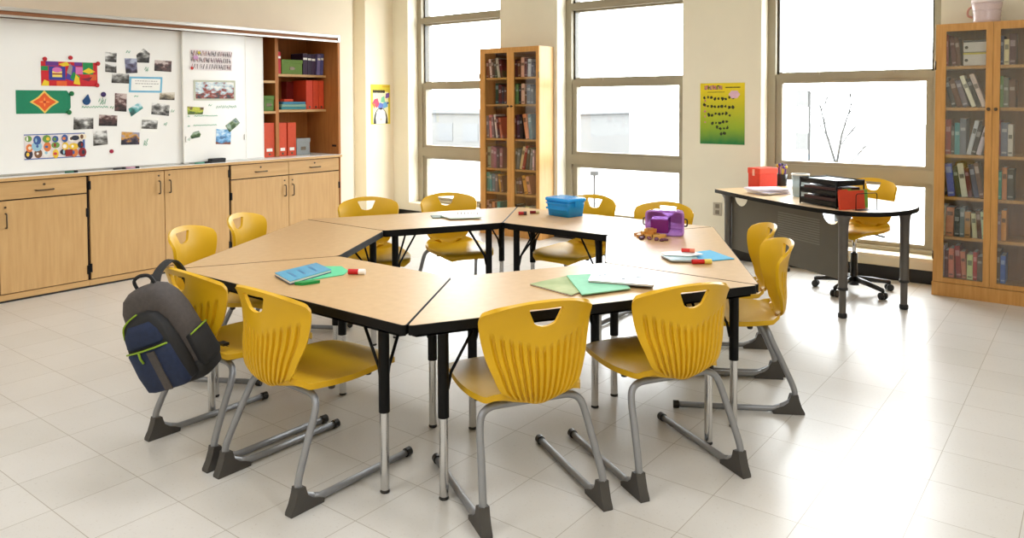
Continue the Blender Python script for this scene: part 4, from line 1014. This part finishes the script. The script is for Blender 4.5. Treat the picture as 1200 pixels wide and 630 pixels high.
def ribbon(pts, w, th, side):
    """flat webbing along pts; side = width direction"""
    bm = BM(); s = Vector(side).normalized(); P = smooth_path(pts, 6); rows = []
    for i, p in enumerate(P):
        tg = (P[min(i+1,len(P)-1)]-P[max(i-1,0)]).normalized(); sd = (s-tg*s.dot(tg)).normalized(); n = tg.cross(sd)
        rows.append([bm.verts.new(p+sd*a*w/2+n*b*th/2) for a, b in ((-1,-1),(1,-1),(1,1),(-1,1))])
    for a, b in zip(rows, rows[1:]):
        for k in range(4): bm.faces.new([a[k], a[(k+1)%4], b[(k+1)%4], b[k]]).smooth = False
    bm.faces.new(rows[0]); bm.faces.new(rows[-1]); return bm
Mi = (Matrix.Translation(t.location) @ Mt).inverted()
def loc_(p): return Mi @ Vector(p)
top_back = Matrix.Translation(t.location) @ Mt @ Vector((0,.06,.43))
strap_pts = [top_back, (-.36,-1.60,.755), (-.405,-1.535,.785), (-.415,-1.495,.778), (-.41,-1.46,.72), (-.38,-1.43,.60), (-.33,-1.41,.49), (-.28,-1.39,.435), (-.24,-1.37,.424)]
bm = ribbon([loc_(p) for p in strap_pts[:6]], .045, .008, Mi.to_3x3() @ Vector((1,.2,0))); st = obj('shoulder_strap', bm, M['bagblack'], t)
bm = ribbon([loc_(p) for p in strap_pts[4:]], .02, .003, Mi.to_3x3() @ Vector((1,.2,0))); obj('webbing', bm, M['bagblack'], st)
bm = BM(); box(bm, -.022, .022, -.014, .014, -.006, .006, T=Matrix.Translation(loc_((-.262,-1.375,.432))) @ Mi.to_3x3().to_4x4(), bev=.003); obj('buckle', bm, M['plastic_black'], st)

# ------------------------------------------------------------------ things on the tables
ZT = HT+.0004
def flat(name, q, m, label, cat, th=.003, z=ZT, group=None, under=None, extra=None):
    """thin sheet or book on a table, q = world corners (x, y) in order"""
    cx = sum(p[0] for p in q)/len(q); cy = sum(p[1] for p in q)/len(q)
    pts = [(p[0]-cx, p[1]-cy) for p in q]
    ar = sum(pts[i][0]*pts[(i+1)%len(pts)][1]-pts[(i+1)%len(pts)][0]*pts[i][1] for i in range(len(pts)))
    if ar < 0: pts = pts[::-1]
    bm = BM(); ms = [m]
    if under is None: prism(bm, pts, 0, th)
    else:
        ms += [under, M['paper']]
        prism(bm, pts, th*.80, th, 0); prism(bm, inset_poly(pts, .003), th*.2, th*.80, 2); prism(bm, pts, 0, th*.2, 1)
    o = obj(name, bm, ms, None, (cx,cy,z)); tag(o, label, cat, group)
    if extra: extra(o, pts, th)
    return o
def lines_on(color, frac, w=.7, nm='cover_print'):
    def f(o, pts, th):
        a, b, c, d = [Vector(p) for p in pts[:4]]
        bm = BM()
        for v in frac:
            p, q = a.lerp(d, v), b.lerp(c, v); p2, q2 = a.lerp(d, v+.05), b.lerp(c, v+.05)
            e = lambda s, u, k: s.lerp(u, k)
            pts4 = [e(p,q,.5-w/2), e(p,q,.5+w/2), e(p2,q2,.5+w/2), e(p2,q2,.5-w/2)]
            prism(bm, [(x.x,x.y) for x in pts4], th, th+.0006)
        obj(nm, bm, cmat(color), o)
    return f
LB = mat('glossy_light_blue_cover', (96,172,206), .18, spec=.6)
# table with the blue notebook
flat('green_folder', [(-.29,-1.04),(-.07,-1.13),(-.025,-.93),(-.07,-.865),(-.17,-.82),(-.25,-.88)], cmat((88,190,140), .65), 'mint green rounded folder under the blue notebook', 'folder', .003)
flat('notebook', [(-.246,-1.132),(-.055,-1.19),(-.098,-.938),(-.272,-.885)], LB, 'glossy light blue notebook lying on the mint green folder', 'notebook', .014, ZT+.0035, under=cmat((40,70,110)), extra=lines_on((50,110,150), (.2,.42,.7), .5))
def stick(name, p0, p1, r, c1, c2, label, cat, group=None):
    d = Vector((p1[0]-p0[0], p1[1]-p0[1], 0))
    bm = BM(); tube(bm, [(0,0,r), d*.62+Vector((0,0,r))], r, 14); o = obj(name, bm, cmat(c1), None, (p0[0],p0[1],ZT), sharp=40); tag(o, label, cat, group)
    bm = BM(); tube(bm, [d*.62+Vector((0,0,r)), d+Vector((0,0,r))], r*1.06, 14); obj('cap', bm, cmat(c2), o, sharp=40); return o
bm = BM(); prism(bm, round_poly([(-.05,0),(-.02,-.02),(.03,-.012),(.06,.0),(.03,.012),(-.02,.02)], .006, 3), 0, .012); o = obj('plastic_clip', bm, cmat((16,140,66)), None, (-.02,-1.135,ZT), (0,0,R(58))); tag(o, 'bright green plastic clip beside the mint green folder', 'clip')
stick('glue_stick', (-.02,-.905), (.045,-.865), .0125, (190,24,30), (236,232,226), 'red glue stick with a white cap beside the mint green folder', 'glue stick')
# table with the magazine
BK = mat('olive_and_white_cover', (120,142,80), .65, rgb2=(176,184,130), scale=6)
flat('booklet', [(.749,-.582),(.99,-.632),(.985,-.40),(.79,-.36)], BK, 'olive green printed booklet partly under the mint folder', 'booklet', .006, under=cmat((110,60,50)))
flat('folder', [(.794,-.372),(1.028,-.615),(1.13,-.41),(.93,-.21)], cmat((136,200,166), .7), 'pale mint folder between the olive booklet and the white magazine', 'folder', .004, ZT+.0065)
flat('magazine', [(.943,-.432),(1.197,-.345),(1.083,-.115),(.868,-.272)], mat('white_magazine_cover', (212,217,222), .22, spec=.5), 'white magazine with faint grey drawings lying on the mint folder', 'magazine', .010, ZT+.011, under=cmat((60,60,58)))
mg = bpy.data.objects['magazine']; bm = BM(); rr = random.Random(2)
for (cx, cy, s) in ((-.06,-.02,.035),(.075,.03,.03),(.03,-.03,.02)):
    pts = [(cx+s*math.cos(a*.9)*rr.uniform(.5,1.2), cy+s*.8*math.sin(a*1.3)*rr.uniform(.5,1.2), .0105) for a in range(14)]
    tube(bm, smooth_path(pts, 3), .0009, 4)
obj('cover_drawing', bm, cmat((150,160,168)), mg)
# table with the purple bin
flat('folder', [(.975,.40),(1.05,.575),(1.232,.44),(1.125,.275)], cmat((50,158,200), .6), 'sky blue folder near the table edge beside the side-on chairs', 'folder', .004)
flat('notebook', [(.93,.262),(1.02,.185),(1.135,.255),(1.04,.40)], cmat((20,96,96), .35), 'dark teal notebook under the open white booklet', 'notebook', .008, ZT+.0045, under=cmat((30,46,36)))
flat('open_booklet', [(.905,.315),(.95,.262),(1.06,.315),(1.09,.40),(.99,.44)], mat('pale_printed_page', (232,238,236), .4), 'white open booklet on the dark teal notebook', 'booklet', .003, ZT+.0135)
stick('glue_stick', (1.115,.215), (1.185,.275), .0115, (196,24,24), (226,200,90), 'red glue stick with a yellow cap in front of the sky blue folder', 'glue stick')
o = stick('glue_stick', (.985,.375), (1.045,.40), .010, (206,44,36), (214,120,90), 'small red glue stick lying on the white open booklet', 'glue stick'); o.location.z = ZT+.0170
# bins
def bin_shell(bm, w0, d0, w1, d1, h, th=.004, mi=0):
    o0 = superring(w0/2, d0/2, 0, n=40, e=.24); o1 = superring(w1/2, d1/2, h, n=40, e=.24); i1 = superring(w1/2-th, d1/2-th, h, n=40, e=.24); i0 = superring(w0/2-th, d0/2-th, th, n=40, e=.24)
    om = superring((w0+w1)/4, (d0+d1)/4, h*.5, n=40, e=.24)
    loft(bm, [o0, om, o1, i1, i0], mi)
t = thing('plastic_bin', 'bright blue translucent bin with a lid on the table under the middle window', 'bin', (-.235,1.165,ZT), R(-11))
bm = BM(); bin_shell(bm, .20, .15, .225, .172, .108); obj('body', bm, M['bluebin'], t)
bm = BM(); loft(bm, [superring(.117,.090,.100,n=40,e=.24), superring(.119,.092,.104,n=40,e=.24), superring(.119,.092,.118,n=40,e=.24), superring(.112,.085,.124,n=40,e=.24)]); lid = obj('lid', bm, M['bluebin'], t)
for s in (-1, 1):
    bm = BM(); box(bm, s*.119-.005, s*.119+.005, -.03, .03, .07, .112, bev=.002); obj('latch', bm, M['bluebin'], lid)
bm = BM(); box(bm, -.10, .10, -.0885, -.0855, .045, .058); box(bm, -.10, .10, -.0905, -.0875, .082, .092); obj('rib', bm, M['bluebin'], t)
rr = random.Random(8)
for k in range(9):
    bm = BM(); box(bm, -.014, .014, -.012, .012, 0, .02, bev=.003)
    o = obj('counting_block', bm, cmat(((40,44,90),(30,40,70),(80,40,80))[k%3]), None, (-.235+rr.uniform(-.06,.06), 1.165+rr.uniform(-.05,.05), ZT+.006+.006*(k%3)), (0,0,rr.uniform(0,3))); tag(o, 'small dark counting block inside the blue lidded bin', 'block', 'dark blocks inside the blue bin')
stick('glue_stick', (-.50,.985), (-.455,1.02), .012, (170,24,30), (60,40,40), 'red glue stick lying near the blue lidded bin', 'glue stick', None)
stick('glue_stick', (-.475,1.085), (-.43,1.13), .010, (120,20,26), (206,190,140), 'dark red glue stick nearer the blue lidded bin', 'glue stick', None)
# tipped purple bin, open side to the room
t = thing('plastic_bin', 'purple translucent bin tipped on its side spilling counters', 'bin', (.640,.905,ZT+.007), R(20))
Tp = Matrix.Translation((0,.09,.068)) @ Matrix.Rotation(R(90),4,'X') @ Matrix.Translation((0,0,.0))
bm = BM(); bin_shell(bm, .185, .118, .205, .132, .17); bmesh.ops.transform(bm, matrix=Matrix.Translation((0,.085,.0665)) @ Matrix.Rotation(R(90),4,'X'), verts=bm.verts[:]); obj('body', bm, M['purplebin'], t)
bm = BM(); f = lambda hw, hd, y: [Vector((p.x, y, p.y+.0665)) for p in superring(hw, hd, 0, n=40, e=.24)]
loft(bm, [f(.1025,.0665,-.070), f(.110,.0665+.0065,-.072), f(.110,.0665+.0065,-.085), f(.1025,.0665,-.087), f(.0985,.062,-.085), f(.0985,.062,-.070)], cap=False); obj('rim', bm, M['purplebin'], t)
for s in (-1, 1):
    bm = BM(); tube(bm, rounded_path([(s*.104,-.05,.09),(s*.124,-.055,.09),(s*.124,-.055,.05),(s*.104,-.05,.05)], .01), .004, 8); obj('handle', bm, M['plastic_black'], t)
bm = BM(); box(bm, -.082, .02, -.07, .06, .0075, .085, bev=.006); obj('contents', bm, M['purpledark'], t)
rr = random.Random(4)
for k in range(15):
    a = k*2.4; q = (.0,.03,.034,.036,.058,.062,.064,.066,.068,.07,.02,.025,.022,.012,.016)[k]
    p = (.600+q*math.cos(a)*1.15, .775+q*math.sin(a)*.8, ZT+(.0 if k < 10 else .0145 if k < 13 else .029))
    bm = BM(); prism(bm, round_poly([(-.026,-.015),(.026,-.017),(.031,.005),(.01,.019),(-.024,.015)], .004, 3), 0, .0145)
    o = obj('tan_counter', bm, cmat(((206,150,70),(190,128,56),(220,170,90))[k%3]), None, p, (0, 0, rr.uniform(0,6.28))); tag(o, 'tan wooden counter spilled from the tipped purple bin', 'counter', 'tan counters spilled from the purple bin')
for k in range(14):
    p = (.655+rr.uniform(-.075,.10), .668+rr.uniform(-.045,.045), ZT)
    bm = BM(); lathe(bm, [(.008,0),(.012,.003),(.012,.008),(.007,.012)], 9)
    o = obj('plum_counter', bm, cmat(((96,50,66),(120,70,80),(74,36,52))[k%3]), None, p); tag(o, 'small plum coloured counter spilled from the tipped purple bin', 'counter', 'plum counters spilled from the purple bin')
# spiral notebook table
flat('folder', [(-.955,.60),(-.86,.52),(-.70,.72),(-.79,.80)], cmat((70,90,66), .5), 'dark green folder under the open spiral notebook', 'folder', .005)
flat('spiral_notebook', [(-.86,.595),(-.72,.54),(-.585,.70),(-.73,.80)], mat('pale_green_page', (206,226,210), .45), 'open pale green spiral notebook on the table near the tall bookcase', 'notebook', .008, ZT+.0055, under=cmat((150,180,170)))
nb = bpy.data.objects['spiral_notebook']; bm = BM()
for k in range(7):
    c0 = Vector((-.075+.018*k, .045+.013*k, .010)); tube(bm, [c0+Vector((.010*math.cos(a)*.7, -.010*math.cos(a)*.7, .010*math.sin(a))) for a in [2*PI*j/10 for j in range(11)]], .0013, 5)
obj('spiral_wire', bm, M['black_metal'], nb)

# ------------------------------------------------------------------ wall posters
def gradient_mat(name, c0, c1, c2):
    m = bpy.data.materials.new(name); m.use_nodes = True
    nt = m.node_tree; N = nt.nodes; L = nt.links; b = N['Principled BSDF']
    tc = N.new('ShaderNodeTexCoord'); sx = N.new('ShaderNodeSeparateXYZ'); cr = N.new('ShaderNodeValToRGB')
    nz = N.new('ShaderNodeTexNoise'); nz.inputs['Scale'].default_value = 6
    ad = N.new('ShaderNodeMath'); ad.operation = 'MULTIPLY_ADD'; ad.inputs[1].default_value = .1
    cr.color_ramp.elements[0].position = .06; cr.color_ramp.elements[0].color = lin(c0); cr.color_ramp.elements[1].position = .95; cr.color_ramp.elements[1].color = lin(c2)
    e = cr.color_ramp.elements.new(.32); e.color = lin(c1)
    L.new(tc.outputs['Generated'], sx.inputs[0]); L.new(tc.outputs['Generated'], nz.inputs['Vector']); L.new(nz.outputs['Fac'], ad.inputs[0]); L.new(sx.outputs['Z'], ad.inputs[2])
    L.new(ad.outputs[0], cr.inputs['Fac']); L.new(cr.outputs['Color'], b.inputs['Base Color']); b.inputs['Roughness'].default_value = .35
    return m
t = thing('wall_poster', 'yellow to green poster with rows of small black figures on the pier', 'poster', (-.118, YF-.001, 1.05))
PW, PH = .424, .56
bm = BM(); box(bm, -PW/2, PW/2, -.002, 0, 0, PH); rr = random.Random(12)
def fig(bm, x, z, s, mi):
    n = rr.randint(5, 8)
    prism(bm, [(x+s*math.cos(2*PI*k/n)*rr.uniform(.4,1.1), z+s*math.sin(2*PI*k/n)*rr.uniform(.5,1.2)) for k in range(n)], 0, .0006, mi, T=Matrix(((1,0,0,0),(0,0,-1,-.002),(0,1,0,0),(0,0,0,1))))
for row, (z, n, x0) in enumerate(((.425,9,-.17),(.35,9,-.17),(.275,7,-.13),(.20,5,-.09),(.15,4,-.05),(.10,2,-.01))):
    for k in range(n):
        x = x0+k*.034
        if x < .12: fig(bm, x, z+rr.uniform(-.012,.012), rr.uniform(.013,.02), 1)
for k in range(5): fig(bm, -.165+k*.0, .2+.05*k, .012, 2)
obj('sheet', bm, [gradient_mat('yellow_green_print', (30,120,60), (140,170,40), (222,200,20)), cmat((44,50,30)), cmat((190,120,130))], t)
bm = BM(); x = -.17
cols = [cmat((150,40,120)), cmat((190,70,150)), cmat((60,70,60)), cmat((120,60,150)), cmat((200,110,150))]
k = 0
while x < .0:   # chunky title letters (too blurred in the photograph to read)
    w = rr.uniform(.012,.017); box(bm, x, x+w*.35, -.0028, -.002, .50, .54, k%5); box(bm, x, x+w, -.0028, -.002, (.50,.53,.516)[k%3], (.508,.54,.524)[k%3], k%5); box(bm, x+w*.7, x+w, -.0028, -.002, .505, .535, (k+1)%5); x += w+.003; k += 1
obj('title_lettering', bm, cols, t)
bm = BM(); x = .03
while x < .17: w = rr.uniform(.005,.011); box(bm, x, x+w, -.0026, -.002, .513, .525); x += w+.002
x = -.14
while x < .02: w = rr.uniform(.005,.011); box(bm, x, x+w, -.0026, -.002, .474, .481); x += w+.003
obj('small_lettering', bm, cmat((90,84,20)), t)
bm = BM(); prism(bm, [(.115+.05*math.cos(a)*(1+.08*math.cos(6*a)), .455+.036*math.sin(a)*(1+.08*math.cos(6*a))) for a in [2*PI*k/30 for k in range(30)]], 0, .0007, T=Matrix(((1,0,0,0),(0,0,-1,-.002),(0,1,0,0),(0,0,0,1)))); obj('speech_cloud', bm, cmat((216,176,196)), t)
# penguin poster on the column side
t = thing('penguin_poster', 'yellow-bordered poster with a penguin under coloured shapes', 'poster', (-4.444, 3.36, 1.175))
TX = Matrix(((0,0,1,0),(1,0,0,0),(0,1,0,0),(0,0,0,1)))
def pp_(name, polys, par=t, d=.0015):
    cs = []; bm = BM()
    for c, poly in polys:
        if c not in cs: cs.append(c)
        prism(bm, poly, 0, d, cs.index(c), T=TX); d += .0003
    return obj(name, bm, [cmat(c) for c in cs], par)
pp_('sheet', [((214,196,50), rect(-.16,0,.16,.49)), ((238,234,190), rect(-.125,.02,.125,.40)), ((206,170,40), rect(.03,.455,.15,.48))], d=.0012)
pp_('penguin', [((28,28,30), [(-.115,.005)]+[(.115*math.cos(R(180-a)), .02+.185*math.sin(R(a))) for a in range(8,180,12)]+[(.115,.005)]), ((236,236,236), [(-.075,.005),(-.085,.08),(-.07,.15),(-.035,.19),(0,.175),(.035,.19),(.07,.15),(.085,.08),(.075,.005)]),
 ((190,196,206), rect(-.05,.125,-.02,.135)), ((190,196,206), rect(.02,.125,.05,.135)), ((206,190,160), [(-.022,.07),(.022,.07),(0,.04)])], d=.004)
pp_('paper_shapes', [((214,70,100), [(-.13,.27),(-.07,.20),(-.02,.24),(-.05,.32),(-.1,.31)]), ((226,120,60), [(-.15,.27),(-.10,.19),(-.09,.25)]), ((96,120,200), [(-.05,.20),(.03,.20),(.05,.25),(-.02,.27)]),
 ((120,190,150), [(.0,.27),(.07,.27),(.06,.35),(.01,.33)]), ((110,170,220), [(.04,.19),(.12,.22),(.09,.28),(.04,.26)]), ((110,70,150), [(.08,.32),(.14,.33),(.145,.39),(.09,.38)]), ((60,90,150), [(.10,.24),(.14,.26),(.11,.28)])], d=.004)
bm = BM(); x = -.125; rr = random.Random(21)
while x < .07:
    w = rr.uniform(.02,.03); prism(bm, [(x,.385),(x+w*.45,.385),(x+w*.6,.425),(x+w*.15,.425)], 0, .0035, T=TX); prism(bm, [(x+w*.5,.385),(x+w*.9,.388),(x+w,.42),(x+w*.6,.415)], 0, .0035, T=TX); prism(bm, [(x,.40),(x+w,.402),(x+w,.41),(x,.408)], 0, .0035, T=TX); x += w+.003
obj('title_lettering', bm, cmat((40,36,30)), t)

# ------------------------------------------------------------------ outside the windows
bm = BM(); box(bm, -120, 120, 4.6, 160, -3.2, -3.0); struct('ground_outside', bm, M['snow'])
def building(x0, x1, y, z1, lab):
    t = thing('school_building', lab, 'building', ((x0+x1)/2, y, -3), 0, 'pale buildings outside the windows')
    w = (x1-x0)/2
    bm = BM(); box(bm, -w, w, 0, 8, 0, z1); obj('wall', bm, M['bldg'], t)
    bm = BM(); box(bm, -w-.3, w+.3, -.3, 8.3, z1, z1+.35); obj('roof', bm, M['bldgdark'], t)
    n = int(w*2/3)
    for k in range(n):
        x = -w+1.5+3*k
        bm = BM(); box(bm, x-.9, x+.9, -.05, 0, 1.0, 2.6); obj('window', bm, M['bldgdark'], t)
building(-52, -30, 48, 3.5, 'long pale low building seen through the middle window')
building(-72, -56, 40, 3.4, 'pale low building seen through the window by the hutch')
building(2, 9, 46, 8.5, 'pale tall building at one side of the view through the desk window')
building(16, 30, 60, 3.0, 'pale low building seen through the desk window')
def bare_tree(x, y, h, seed, lab):
    rr = random.Random(seed); t = thing('bare_tree', lab, 'tree', (x,y,-3), 0, 'bare trees outside the windows')
    bm = BM()
    tube(bm, [(0,0,0),(.03,0,h*.15),(0,.04,h*.3)], [.10,.08,.07], 7); obj('trunk', bm, M['bark'], t)
    bm = BM()
    def br(p, d, L_, r, lv):
        q = p+d*L_; m = p+d*L_*.5+Vector((rr.uniform(-.06,.06)*L_, rr.uniform(-.06,.06)*L_, 0)); tube(bm, [p, m, q], [r, r*.8, r*.55], 5, cap=False)
        if lv:
            for k in range(3):
                e = (d+Vector((rr.uniform(-.8,.8), rr.uniform(-.8,.8), rr.uniform(-.1,.5)))).normalized(); br(p+d*L_*rr.uniform(.5,1), e, L_*.66, r*.5, lv-1)
    for k in range(4):
        a = k*PI/2+rr.uniform(-.4,.4); br(Vector((0,.04,h*.28)), Vector((math.cos(a)*.55, math.sin(a)*.55, .8)).normalized(), h*.3, .045, 3)
    obj('branches', bm, M['bark'], t)
bare_tree(-13.5, 18, 4.6, 1, 'bare tree outside the window between the bookcase and the green poster')
bare_tree(-9.0, 26, 4.2, 5, 'small bare tree further out beyond the middle window')
t = thing('bare_tree', 'bare tree forked in a V outside the window behind the teacher desk', 'tree', (-2.36,16,-3), 0, 'bare trees outside the windows')
bm = BM(); tube(bm, [(0,0,0),(.02,0,1.6),(0,0,2.95)], [.06,.05,.045], 7); obj('trunk', bm, M['bark'], t)
bm = BM(); rr = random.Random(4)
def limb(p, q, r, lv):
    p, q = Vector(p), Vector(q); d = q-p
    tube(bm, [p, p+d*.5+Vector((rr.uniform(-.04,.04)*d.length,0,0)), q], [r, r*.8, r*.5], 5, cap=False)
    if lv:
        for k in range(4):
            a = p+d*rr.uniform(.35,.95); e = (d.normalized()+Vector((rr.uniform(-.9,.9), rr.uniform(-.5,.5), rr.uniform(-.1,.3)))).normalized()
            limb(a, a+e*d.length*.42, r*.5, lv-1)
limb((0,0,2.9), (-.42,.1,4.4), .032, 2); limb((0,0,2.9), (.33,0,4.4), .032, 2); limb((0,0,2.6), (.75,.2,3.6), .018, 2)
obj('branches', bm, M['bark'], t)
t = thing('sign_post', 'thin post with two pale panels outside the desk window', 'sign', (-3.05,16.2,-3))
bm = BM(); tube(bm, [(0,0,0),(0,0,4.7)], [.035,.03], 8); obj('pole', bm, M['bark'], t)
for z in (3.25, 4.3):
    bm = BM(); box(bm, -.34, -.03, -.02, .02, z, z+.42, bev=.01); obj('sign_panel', bm, M['bldg'], t)
bare_tree(-26, 22, 4.4, 6, 'bare tree outside the window nearest the hutch')
t = thing('bollard_post', 'thin grey post outside the middle window', 'post', (-9.1,16,-3))
bm = BM(); tube(bm, [(0,0,0),(0,0,2.3)], [.04,.035], 8); obj('pole', bm, M['bark'], t)
bm = BM(); box(bm, -.09, .09, -.09, .09, 2.3, 2.42, bev=.02); obj('cap', bm, M['bark'], t)

# ------------------------------------------------------------------ light
w = bpy.data.worlds.new('World'); SC.world = w; w.use_nodes = True
nt = w.node_tree; bg = nt.nodes['Background']; bg.inputs['Color'].default_value = (.97,1,1.04,1); bg.inputs['Strength'].default_value = 13
def area(name, loc, rot, sx, sy, power, col=(1,1,1), portal=False):
    l = bpy.data.lights.new(name, 'AREA'); l.shape = 'RECTANGLE'; l.size = sx; l.size_y = sy; l.energy = power; l.color = col
    if portal: l.cycles.is_portal = True
    o = bpy.data.objects.new(name, l); COL.objects.link(o); o.location = loc; o.rotation_euler = rot; return o
for i, (a, b) in enumerate(WIN): area('window_portal', ((a+b)/2, YW+.02, 1.55), (R(-90),0,0), b-a, 2.7, 10, portal=True)
for x in (-2.6, 0.0, 2.6):  # unseen ceiling lights added as fill, stronger ones brighten the front floor
    for y in (-3.4, -1.0, 1.6):
        area('ceiling_fill', (x, y, ZC-.02), (0,0,0), 1.2, .6, 24 if (x >= 0 and y <= -1) else 6.5, (.97,1,1.04))

# ------------------------------------------------------------------ camera
cam = bpy.data.cameras.new('Camera'); co = bpy.data.objects.new('Camera', cam); COL.objects.link(co)
Rr = ((.79163884,.61098195,-.00300076),(-.01718047,.02716927,.9994832),(-.61074772,.79117817,-.03200521))
m4 = Matrix(((Rr[0][0],Rr[1][0],-Rr[2][0],2.6342),(Rr[0][1],Rr[1][1],-Rr[2][1],-3.1436),(Rr[0][2],Rr[1][2],-Rr[2][2],1.4362),(0,0,0,1)))
co.matrix_world = m4
cam.sensor_width = 36; cam.lens = 894.97/1200*36; cam.shift_y = (148.88-315)/1200; cam.clip_end = 400
SC.camera = co
SC.view_settings.view_transform = 'Standard'; SC.view_settings.look = 'None'; SC.view_settings.exposure = .33
SC.cycles.use_denoising = True; SC.cycles.max_bounces = 10; SC.cycles.diffuse_bounces = 5; SC.cycles.transparent_max_bounces = 16
SC.cycles.caustics_reflective = False; SC.cycles.caustics_refractive = False; SC.cycles.sample_clamp_indirect = 6
